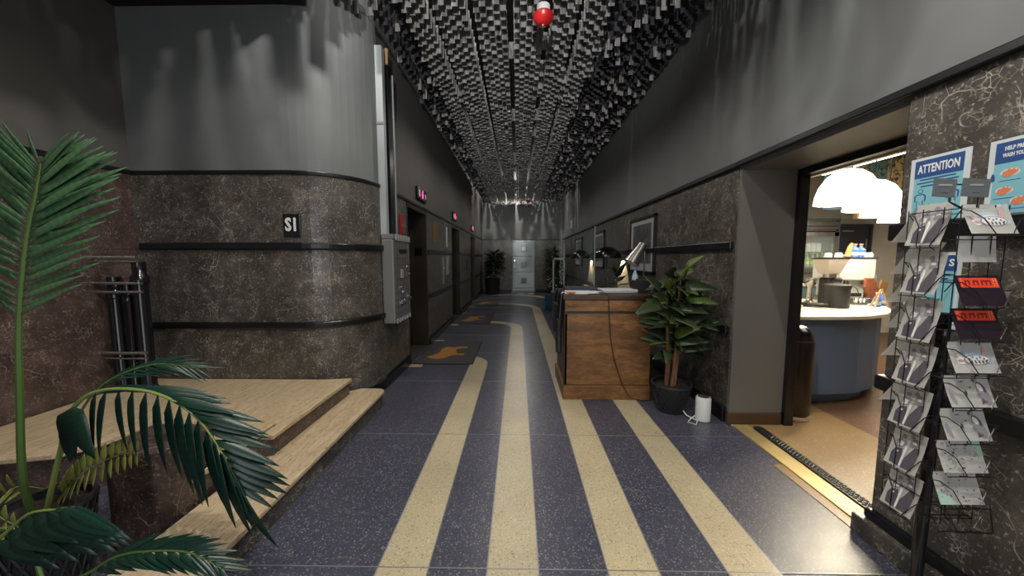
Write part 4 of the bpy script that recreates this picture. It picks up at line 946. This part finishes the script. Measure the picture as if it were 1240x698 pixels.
for k, z in enumerate((1.52, 1.40, 1.29, 1.19, 1.08, .90)):
    card((1.500 + .006 * (k % 2), 1.325, z), (-1, 0, 0), (.22, -.34, .91), .12, .13, 'white card back on the far side of the rack, %s' % ordn[k], 'card backs on the far side of the rack', 'card', None, .004)
pocket((1.497, 1.130, .53), RU, (0, .2, 1), Vector(RU).cross(Vector((0, .2, 1))), .148, .10)
b = B()
for x in (-.05, 0, .05): b.tube([(TX + x, TY - .06, .60), (TX + x, TY - .06, .50), (TX + x, TY - .13, .46)], .0018, 5)
b.tube([(1.40, 1.12, .56), (1.44, 1.08, .50), (1.56, 1.08, .50), (1.61, 1.13, .56)], .002, 5).tube([(1.42, 1.16, .50), (1.58, 1.16, .50)], .002, 5)
b.build('bottom_wires', 'black', rack)
for k, (x0, x1) in enumerate(((1.322, 1.392), (1.412, 1.497))):
    t = thing('rack_label', ((x0 + x1) / 2, 1.138, 1.59), ('small grey label plate on the rack top, left one', 'small grey label plate on the rack top, right one')[k], 'label', 'label plates on the rack')
    B().box(x0, x1, 1.138, 1.141, 1.595, 1.652, rot=(0, R(3), 0)).build('plate', 'label', t)
    xc = (x0 + x1) / 2
    for z_, w_, m_ in ((1.632, .042, 'conduit'), (1.612, .026, 'grey')): B().box(xc - w_ / 2, xc + w_ / 2, 1.137, 1.1379, z_ - .003, z_ + .003).build('print', m_, t)

# ------------------------------------------------------------------ posters on the near marble
WU, WV, WN = Vector((0, -1, 0)), Vector((0, 0, 1)), Vector((-1, 0, 0))
def poster(y0, y1, z0, z1, lab, border=.018, head=.075):
    t = thing('poster', (1.779, (y0 + y1) / 2, z0), lab, 'poster')
    B().box(1.776, 1.7805, y1, y0, z0, z1).build('sheet', 'pborder', t)
    B().box(1.7750, 1.776, y1 + border, y0 - border, z0 + .01, z1 - .012).build('print', 'paqua', t)
    B().box(1.7745, 1.775, y1 + border, y0 - border, z1 - .012 - head, z1 - .012).build('header', 'pblue', t)
    return t
t = poster(1.622, 1.416, 1.535, 1.838, 'blue ATTENTION notice on the marble behind the rack top')
text('ATTENTION', 'heading', (1.7742, 1.519, 1.786), WU, WV, .05, 'paper', t, width=.145, bold=.0012)
for k, (w_, z) in enumerate(((.125, 1.742), (.145, 1.728), (.115, 1.714), (.13, 1.618), (.09, 1.566))):
    B().box(1.7742, 1.775, 1.519 - w_ / 2, 1.519 + w_ / 2, z - .0025, z + .0025).build('text_line', 'pblue', t)
PERS = [(-.14, -.5), (-.03, -.5), (-.0, -.1), (.03, -.5), (.14, -.5), (.14, -.02), (.24, -.08), (.26, .2), (.16, .3), (-.16, .3), (-.26, .2), (-.24, -.08), (-.14, -.02)]
for y in (1.575, 1.462):
    b = B(); O = (1.7748, y, 1.655)
    b.plate(O, WU, WV, WN, [(u * .085, v * .085) for u, v in PERS], .0005).plate(O, WU, WV, WN, [(u * .085, .038 + v * .085) for u, v in ell(0, 0, .11, .12)], .0005)
    b.build('figure', 'pblue', t)
    b = B(); b.plate(O, WU, WV, WN, [(u * .065, v * .072) for u, v in PERS], .0008).plate(O, WU, WV, WN, [(u * .06, .038 + v * .06) for u, v in ell(0, 0, .11, .12)], .0008)
    b.build('figure_fill', 'paqua', t)
B().plate((1.7748, 1.519, 1.63), WU, WV, WN, [(-.03, 0), (-.02, .006), (-.02, .002), (.02, .002), (.02, .006), (.03, 0), (.02, -.006), (.02, -.002), (-.02, -.002), (-.02, -.006)], .0006).build('arrow', 'pblue', t)
t = poster(1.362, 1.150, 1.53, 1.833, 'aqua hand washing notice at the right edge')
text('HELP PREVENT', 'heading', (1.7742, 1.280, 1.797), WU, WV, .020, 'paper', t, width=.080, bold=.0005)
text('WASH YOUR HANDS', 'heading', (1.7742, 1.274, 1.773), WU, WV, .020, 'paper', t, width=.100, bold=.0005)
for (y, z, s) in ((1.300, 1.708, .72), (1.310, 1.645, .66), (1.268, 1.605, .7), (1.21, 1.70, .7), (1.21, 1.645, .66)):
    b = B(); b.plate((1.7747, y, z), WU, WV, WN, [(-.03 * s, -.004), (-.02 * s, -.013), (.002, -.013), (.026 * s, .0), (.03 * s, .010), (.018 * s, .008), (.014 * s, .016), (.004, .010), (-.004 * s, .017), (-.012 * s, .009), (-.024 * s, .008)], .0006).build('hand_drawing', 'skin', t)
    b = B(); b.plate((1.7749, y, z + .002), WU, WV, WN, [(u, v) for u, v in ell(0, 0, .036 * s, .02 * s, 16)], .0002).build('bubble', 'pborder', t)
    B().box(1.7744, 1.775, y - .028, y + .028, z - .027, z - .025).build('text_line', 'pblue', t)
B().plate((1.7747, 1.345, 1.70), WU, WV, WN, [(-.005, -.015), (.006, -.015), (.006, .0), (.002, .012), (-.002, .012), (-.005, 0)], .0006).build('soap_bottle', 'pblue', t)
t = poster(1.60, 1.408, 1.11, 1.425, 'blue headed notice hanging lower behind the rack, below the black band', .012, .065)
text('S', 'heading', (1.7742, 1.438, 1.381), WU, WV, .04, 'paper', t, bold=.001)
for z, w_ in ((1.33, .12), (1.316, .10), (1.302, .13)): B().box(1.7742, 1.775, 1.495 - w_ / 2, 1.495 + w_ / 2, z - .0025, z + .0025).build('text_line', 'pblue', t)

# ------------------------------------------------------------------ cafe room
struct(B().box(1.925, 2.80, -1.5, 6.6, -.05, .004).build('floor_cafe', 'terr_cafe'), 'ochre terrazzo floor inside the cafe opening')
struct(B().box(2.80, 8.1, -1.5, 6.6, -.05, .004).build('floor_cafe', 'terr_brown'), 'brown terrazzo floor around the cafe counter')
struct(B().box(2.23, 8.1, 6.5, 6.7, 0, 3.5).build('wall_cafe_back', 'cwall'), 'pale cafe back wall')
struct(B().box(8.0, 8.2, -1.5, 6.5, 0, 3.5).build('wall_cafe_right', 'cwall'))
struct(B().box(2.23, 8.1, -1.7, -1.5, 0, 3.5).build('wall_cafe_near', 'cwall'))
struct(B().box(2.23, 2.25, 2.87, 6.5, 0, 3.4).box(2.23, 2.25, -1.5, 1.65, 0, 3.4).box(2.23, 2.25, 1.65, 2.87, 2.14, 3.4).build('wall_cafe_left', 'cwall'))
struct(B().box(2.23, 8.1, -1.5, 6.6, 3.4, 3.5).build('ceiling_cafe', 'cceil'))
for k, x in enumerate((5.02, 5.30, 5.62)): struct(B().box(x, x + .25, 6.46, 6.5, 2.98, 3.14).build('trim_2%d' % k, 'gdark', bevel=.004), None)
# counter
CT = [(2.36, 3.14), (2.95, 3.15), (3.25, 3.19), (3.55, 3.32), (3.82, 3.53), (4.02, 3.76), (4.18, 4.0), (4.32, 4.35), (4.32, 4.55), (2.36, 4.55)]
def shrink(poly, d): c = Vector((3.2, 4.1)); return [tuple(Vector(p) + (c - Vector(p)).normalized() * d * 1.2) for p in poly]
t = thing('cafe_counter', (3.2, 3.8, 0), 'blue grey curved cafe counter with pale top', 'counter')
B().prism(shrink(CT, .06), .10, .835).build('body', 'blue', t, bevel=.01)
B().prism(shrink(CT, .13), 0.004, .10).build('toe_kick', 'blue', t)
B().prism(CT, .835, .872).build('top', 'ctop', t, bevel=.008)
# trash bin
t = thing('trash_bin', (2.43, 3.02, 0), 'glossy black cylindrical bin with chrome foot ring by the cafe door frame', 'bin')
B().lathe([(.128, .05), (.130, .06), (.130, .70)] + [(.130 * math.cos(a), .70 + .13 * math.sin(a)) for a in [R(10 * k) for k in range(1, 8)]] + [(.03, .828)], (2.43, 2.99, 0), 36).build('body', 'blackg', t, smooth=True)
B().lathe([(.126, .004), (.132, .01), (.132, .045), (.126, .052)], (2.43, 2.99, 0), 36).build('foot_ring', 'chrome', t, smooth=True)
B().lathe([(.1312, 0), (.1318, .004), (.1312, .008)], (2.43, 2.99, .695), 36).build('lid_seam', 'gdark', t, smooth=True)
# pendants
pend = None
for k, (x, y) in enumerate(((3.05, 3.30), (3.74, 3.75), (4.47, 4.30), (5.30, 4.90))):
    c = (x, y, 1.91); rd = .235
    t = thing('pendant_lamp', (x, y, 1.91), 'glowing white dome pendant lamp, %s in the row over the counter' % ('nearest and largest', 'second', 'third', 'farthest')[k], 'lamp', 'dome pendants over the counter')
    B().lathe([(rd, 0), (rd * .97, .07), (rd * .86, .16), (rd * .66, .24), (rd * .4, .29), (.03, .31)] + [(.03, .30), (rd * .38, .28), (rd * .63, .23), (rd * .83, .155), (rd * .94, .07), (rd * .97, 0)], c, 36, cap=False).build('shade', 'glow', t, smooth=True)
    B().lathe([(.025, 0), (.03, .02), (.02, .08)], (x, y, 2.215), 14).build('cap', 'bronze', t, smooth=True)
    B().tube([(x, y, 2.29), (x, y, 3.4)], .006, 6).build('cord', 'cable', t)
    lamp('pendant_bulb', 'POINT', (x, y, 1.97), (48, 32, 26, 20)[k], (1.0, .86, .62), .06)
for k, (x, ya, yb) in enumerate(((4.08, 3.9, 5.0), (4.42, 4.1, 5.2))):
    t = thing('tube_light', (x, (ya + yb) / 2, 2.62), ('left', 'right')[k] + ' bright tube light below the dark cafe ceiling', 'light', 'cafe tube lights')
    B().box(x - .03, x + .03, ya, yb, 2.62, 2.66).build('housing', 'gdark', t)
    B().box(x - .022, x + .022, ya + .03, yb - .03, 2.60, 2.62).build('tube', 'tube', t)
    for y in (ya + .1, yb - .1): B().tube([(x, y, 2.66), (x, y, 3.4)], .004, 5).build('hanger', 'gdark', t)
# hanging timber frame with greenery
t = thing('hanging_planter', (5.45, 5.4, 2.2), 'timber hanging frame with dark green trailing leaves above the lamps', 'planter')
for x, w_ in ((5.16, .10), (5.62, .16)): B().box(x, x + w_, 5.38, 5.46, 2.0, 3.4).build('post', 'woodl', t, bevel=.004)
B().box(4.7, 5.9, 5.47, 5.48, 2.15, 3.35).build('back_panel', 'teal', t)
V = []; F = []; rr = random.Random(21)
for i in range(220):
    p = Vector((rr.uniform(4.72, 5.85), rr.uniform(5.27, 5.36), 2.95 - abs(rr.gauss(0, .30)))); q = orient((rr.uniform(-1, 1), rr.uniform(-.3, .1), rr.uniform(-1, .4))); L = rr.uniform(.05, .11); n0 = len(V)
    for a_ in ((0, 0, 0), (L * .5, L * .22, .01), (L, 0, 0), (L * .5, -L * .22, .01)): V.append(tuple(p + q @ Vector(a_)))
    F.append((n0, n0 + 1, n0 + 2, n0 + 3))
me = bpy.data.meshes.new('foliage'); me.from_pydata(V, [], F); me.materials.append(MT['leaf']); me.transform(Matrix.Translation((-5.45, -5.4, -2.2)))
o = bpy.data.objects.new('foliage', me); col.objects.link(o); put(o, (5.45, 5.4, 2.2), t); o['kind'] = 'stuff'
# fridge
t = thing('fridge', (5.07, 6.2, 0), 'tall stainless steel fridge with glass upper door', 'fridge')
fx0, fx1, fy = 4.72, 5.41, 5.95
B().box(fx0, fx0 + .04, fy, 6.45, 0.004, 2.04).box(fx1 - .04, fx1, fy, 6.45, 0.004, 2.04).box(fx0, fx1, 6.41, 6.45, 0.004, 2.04).box(fx0, fx1, fy, 6.45, 1.86, 2.04).box(fx0, fx1, fy, 6.45, 0.004, 1.16).build('cabinet', 'steel', t)
B().box(fx0 - .02, fx0, fy - .01, 6.45, 0.004, 2.06).box(fx0 - .02, fx1 + .02, fy - .01, 6.45, 2.04, 2.07).box(fx1, fx1 + .02, fy - .01, 6.45, 0.004, 2.06).build('surround', 'teal', t)
B().box(fx0 + .02, fx1 - .02, fy - .03, fy, 1.88, 2.02).build('top_grille', 'steel', t, bevel=.005)
B().box(fx0 + .05, fx1 - .05, fy - .04, fy - .03, 1.93, 1.945).build('grille_slot', 'gdark', t)
d = B().box(fx0 + .02, fx0 + .09, fy - .04, fy, 1.16, 1.84).box(fx1 - .09, fx1 - .02, fy - .04, fy, 1.16, 1.84).box(fx0 + .02, fx1 - .02, fy - .04, fy, 1.16, 1.23).box(fx0 + .02, fx1 - .02, fy - .04, fy, 1.77, 1.84).build('glass_door', 'steel', t)
B().box(fx0 + .09, fx1 - .09, fy - .03, fy - .025, 1.23, 1.77).build('pane', 'glass', d)
B().box(fx0 + .02, fx1 - .02, fy - .04, fy, .12, 1.13).build('lower_door', 'steel', t, bevel=.005)
B().box(fx0 + .12, fx0 + .20, fy - .035, fy - .03, 1.885, 1.92).build('display', 'bottle_b', t)
B().box(fx0 + .03, fx1 - .03, fy + .05, 6.40, 1.50, 1.51).box(fx0 + .03, fx1 - .03, fy + .05, 6.40, 1.25, 1.26).build('shelf', 'chrome', t)
def bottle_proto(name, x, y, z, r, h, body, lab, cat, group, cap='yellow', lbl=None):
    t = thing(name, (x, y, z), lab, cat, group)
    B().lathe([(r * .9, 0), (r, .01), (r, h * .55), (r * .35, h * .75), (r * .33, h * .92)], (x, y, z), 14).build('body', body, t, smooth=True)
    B().lathe([(r * .4, 0), (r * .4, h * .08)], (x, y, z + h * .92), 10).build('cap', cap, t)
    if lbl: B().lathe([(r * 1.03, 0), (r * 1.03, h * .22)], (x, y, z + h * .15), 14).build('label_band', lbl, t)
    return t
pb = bottle_proto('green_bottle', 4.86, 6.08, 1.261, .034, .23, 'green', 'green bottle with yellow label on the lower fridge shelf', 'bottle', 'green bottles in the fridge', 'yellow', 'yellow')
pb['label'] = 'green bottle on the lower fridge shelf, leftmost of six'
for k in range(1, 6):
    c = copy_tree(pb, (4.86 + k * .085, 6.08, 1.261)); c['label'] = 'green bottle on the lower fridge shelf, ' + ('second from left', 'third from left', 'third from right', 'second from right', 'rightmost of six')[k - 1]
jb = thing('fridge_jar', (4.86, 6.1, 1.511), 'pale jar on the upper fridge shelf', 'jar', 'jars in the fridge')
B().lathe([(.036, 0), (.038, .01), (.038, .13), (.03, .15)], (4.86, 6.1, 1.511), 14).build('body', 'orange', jb, smooth=True); B().lathe([(.034, 0), (.034, .02)], (4.86, 6.1, 1.661), 12).build('lid', 'white', jb)
tag(jb, 'orange jar, leftmost on the upper fridge shelf')
jb2 = thing('fridge_jar', (4.95, 6.1, 1.511), 'pale jar on the upper fridge shelf', 'jar', 'jars in the fridge')
B().lathe([(.036, 0), (.038, .01), (.038, .13), (.03, .15)], (4.95, 6.1, 1.511), 14).build('body', 'white', jb2, smooth=True); B().lathe([(.034, 0), (.034, .02)], (4.95, 6.1, 1.661), 12).build('lid', 'steel', jb2)
jb2['label'] = 'pale jar next to the orange one on the upper fridge shelf'
for k in range(2, 5):
    c = copy_tree(jb2, (4.86 + k * .09, 6.1, 1.511)); c['label'] = 'pale jar on the upper fridge shelf, ' + ('middle of five', 'second from right', 'rightmost')[k - 2]
t = thing('tall_cabinet', (4.25, 6.1, 0), 'tall teal cabinet left of the fridge', 'cabinet')
B().box(3.95, 4.58, 5.75, 6.45, .004, 2.12).build('body', 'teal', t, bevel=.01); B().box(3.97, 4.56, 5.74, 5.75, .1, 2.05).build('door', 'teal', t, bevel=.004); B().box(3.95, 4.60, 5.72, 6.45, 2.12, 2.17).build('top_cap', 'gdark', t, bevel=.01)
t = thing('side_counter', (4.1, 5.2, 0), 'small pale topped counter left behind the bar', 'counter')
B().box(3.5, 4.3, 5.0, 5.6, .004, 1.0).build('body', 'teal', t); B().box(3.48, 4.32, 4.98, 5.62, 1.0, 1.04).build('top', 'ctop', t, bevel=.004)
t = thing('dark_door', (5.97, 6.45, 0), 'dark navy service door behind the espresso machine', 'door')
B().box(5.57, 6.40, 6.42, 6.50, .004, 1.98).build('leaf', 'navy', t, bevel=.006); B().box(5.53, 5.57, 6.40, 6.50, .004, 2.0).box(6.40, 6.44, 6.40, 6.50, .004, 2.0).box(5.53, 6.44, 6.40, 6.50, 1.98, 2.02).build('frame', 'gdark', t)
B().box(6.30, 6.33, 6.38, 6.42, 1.55, 1.75).build('pull_handle', 'steel', t, bevel=.004); B().box(5.9, 6.1, 6.41, 6.42, 1.88, 1.91).build('closer', 'steel', t)
tag(B().lathe([(.05, 0), (.05, .02), (.02, .05)], (5.95, 6.35, 2.12), 16).build('wall_sensor', 'white', smooth=True), 'small round sensor on the wall above the dark door', 'sensor').location.y = 6.45
# espresso machine and things on the counter
CZT = .8725
t = thing('espresso_machine', (4.0, 4.25, CZT), 'white boxy espresso machine on the cafe counter', 'machine')
B().box(3.80, 4.22, 4.12, 4.50, 1.14, 1.40).build('upper_body', 'white', t, bevel=.012)
B().box(3.84, 4.18, 4.20, 4.48, .93, 1.14).build('rear_body', 'white', t, bevel=.01)
B().box(3.80, 4.22, 4.06, 4.50, CZT + .003, .93).build('drip_base', 'steel', t, bevel=.008)
B().box(3.795, 4.225, 4.11, 4.51, 1.40, 1.412).build('cup_rail', 'steel', t)
for x in (3.90, 4.10):
    B().lathe([(.034, 0), (.034, .05)], (x, 4.15, 1.09), 16).build('group_head', 'chrome', t)
B().box(4.225, 4.24, 4.15, 4.24, 1.28, 1.36).build('side_knob', 'black', t, bevel=.004)
B().tube([(4.20, 4.1, 1.2), (4.22, 4.05, 1.1), (4.20, 4.03, .98)], .006, 6).build('steam_wand', 'chrome', t)
t = thing('coffee_grinder', (3.62, 4.02, CZT), 'black coffee grinder with wide smoky hopper', 'grinder')
B().box(3.52, 3.68, 3.94, 4.08, CZT, 1.18).build('body', 'blackm', t, bevel=.02)
B().lathe([(.07, 0), (.10, .02), (.16, .17)], (3.55, 3.98, 1.22), 4, a0=PI / 4).build('hopper', 'hopper', t)
B().lathe([(.163, 0), (.165, .012)], (3.55, 3.98, 1.39), 4, a0=PI / 4).build('hopper_lid', 'blackm', t)
B().lathe([(.06, 0), (.06, .04)], (3.56, 3.98, 1.18), 16).build('collar', 'steel', t)
t = thing('knock_bin', (3.43, 3.74, CZT), 'large black drum shaped bin in front of the grinder', 'bin')
B().lathe([(.108, 0), (.112, .01), (.112, .21), (.119, .21), (.119, .245), (.10, .25)], (3.43, 3.74, CZT), 32).build('body', 'blackm', t, smooth=True)
B().box(3.37, 3.49, 3.725, 3.75, CZT + .245, CZT + .262).build('knock_bar', 'gdark', t, bevel=.005)
t = thing('coffee_server', (3.42, 3.98, CZT), 'small steel coffee filter unit left of the black drum', 'machine')
B().lathe([(.045, 0), (.05, .03), (.03, .05), (.025, .20), (.05, .24), (.055, .30), (.04, .31)], (3.30, 3.92, CZT), 18).build('body', 'steel', t, smooth=True)
B().tube([(3.25, 3.90, CZT + .27), (3.18, 3.86, CZT + .26)], .012, 8).build('handle', 'blackm', t)
B().lathe([(.022, 0), (.022, .02)], (3.27, 3.88, CZT + .06), 10).build('knob', 'chrome', t)
coil = []
for k in range(60):
    a = k * .42; rr_ = .09 + .012 * math.sin(k * .9); coil.append((3.19 + rr_ * 1.1 * math.cos(a), 3.72 + rr_ * math.sin(a), CZT + .009 + .0007 * k))
tag(B().tube(coil, .006, 5).build('coiled_cable', 'cable', smooth=True), 'coiled black cable on the counter left of the drum', 'cable')
t = thing('shaker', (3.16, 3.85, CZT), 'little white shaker with black top near the coiled cable', 'shaker')
B().lathe([(.018, 0), (.018, .05)], (3.12, 3.88, CZT), 12).build('body', 'white', t, smooth=True); B().lathe([(.018, 0), (.012, .025)], (3.12, 3.88, CZT + .05), 12).build('lid', 'blackm', t)
t = thing('wooden_block', (2.72, 3.45, CZT), 'brown wooden box at the left end of the counter', 'box')
B().box(2.62, 2.755, 3.40, 3.54, CZT, CZT + .15).build('body', 'deskw', t, bevel=.004); B().box(2.615, 2.76, 3.395, 3.545, CZT + .15, CZT + .165).build('lid', 'woodl', t, bevel=.003)
t = thing('wooden_easel', (3.86, 3.68, CZT), 'small light wooden A shaped stand on the counter', 'stand')
B().tube([(3.79, 3.68, CZT + .006), (3.858, 3.70, CZT + .20)], .009, 6).tube([(3.935, 3.68, CZT + .006), (3.868, 3.70, CZT + .20)], .009, 6).build('front_legs', 'woodl', t)
B().tube([(3.83, 3.77, CZT + .006), (3.862, 3.71, CZT + .19)], .008, 6).build('rear_leg', 'woodl', t); B().box(3.815, 3.91, 3.685, 3.70, CZT + .05, CZT + .062).build('ledge', 'woodl', t)
t = thing('portafilter_stand', (3.84, 3.90, CZT), 'black and steel coffee scale with cups before the machine', 'scale')
B().box(3.79, 3.93, 3.90, 4.02, CZT, CZT + .03).build('tray', 'steel', t, bevel=.004); B().box(3.79, 3.93, 3.97, 4.02, CZT + .09, CZT + .13).build('bar', 'blackm', t, bevel=.006)
for x in (3.82, 3.87, 3.91): B().lathe([(.02, 0), (.026, .05)], (x, 3.92, CZT + .03), 12).build('cup', 'chrome', t, smooth=True)
B().tube([(3.80, 4.0, CZT + .12), (3.82, 4.02, CZT + .24), (3.90, 4.0, CZT + .18), (3.93, 3.98, CZT + .05)], .004, 5).build('cord', 'cable', t)
bp = bottle_proto('blue_bottle', 4.05, 4.22, 1.413, .045, .16, 'bottle_b', 'blue bottle with orange top, left one on the espresso machine', 'bottle', 'blue bottles on the machine', 'orange', 'bluep')
c = copy_tree(bp, (4.14, 4.24, 1.413)); c['label'] = 'blue bottle with orange top, right one on the espresso machine'
tag(B().tube([(3.945, 4.2, 1.50), (3.975, 4.2, 1.62), (3.99, 4.2, 1.66)], [.03, .024, .012], 8).build('orange_packet', 'orange', smooth=True), 'orange and white packet leaning among the bottles on the machine', 'packet').location.z = 1.413
cp = thing('white_cup', (3.86, 4.22, 1.413), 'white cup upside down on the espresso machine, leftmost', 'cup', 'white cups on the machine')
B().lathe([(.04, 0), (.032, .05), (.02, .055)], (3.86, 4.22, 1.413), 16).build('bowl', 'white', cp, smooth=True); B().tube([(3.895, 4.22, 1.43), (3.915, 4.22, 1.445), (3.89, 4.22, 1.46)], .005, 5).build('handle', 'white', cp)
c = copy_tree(cp, (4.18, 4.18, 1.413)); c['label'] = 'white cup upside down on the espresso machine, rightmost'
c = copy_tree(cp, (3.85, 4.35, 1.413)); c['label'] = 'white cup at the back left of the espresso machine'
tag(B().prism([(-.05, 0), (.06, -.01), (.08, .05), (-.03, .07)], 0, .03).build('white_towel', 'paper', bevel=.01), 'folded white towel on the machine between the bottles', 'towel').location = (4.05, 4.30, 1.413)
t = thing('snack_bag', (4.08, 4.0, CZT), 'crumpled brown snack packet behind the blue bottles at the counter corner', 'packet')
B().plate((4.04, 3.97, CZT + .004), (1, 0, 0), (-.15, .02, 1), (0, -1, 0), [(-.06, .10), (.05, .02), (.09, .16), (.04, .30), (-.05, .30), (-.08, .2)], .03).build('packet_body', 'leather', t, bevel=.006)
B().plate((4.12, 3.99, CZT + .004), (1, 0, 0), (.2, .02, 1), (0, -1, 0), [(-.04, 0), (.05, 0), (.06, .24), (-.03, .28)], .02).build('packet_back', 'notice', t, bevel=.006)
bq = bottle_proto('water_bottle', 3.99, 3.86, CZT, .034, .15, 'bottle_b', 'small blue bottle at the counter corner, left one', 'bottle', 'blue bottles at the counter corner', 'white', 'bluep')
for k, (x, y, lb) in enumerate(((4.07, 3.885, 'middle one'), (4.145, 3.97, 'right one'), (3.93, 3.80, 'front one'))):
    c = copy_tree(bq, (x, y, CZT)); c['label'] = 'small blue bottle at the counter corner, ' + lb
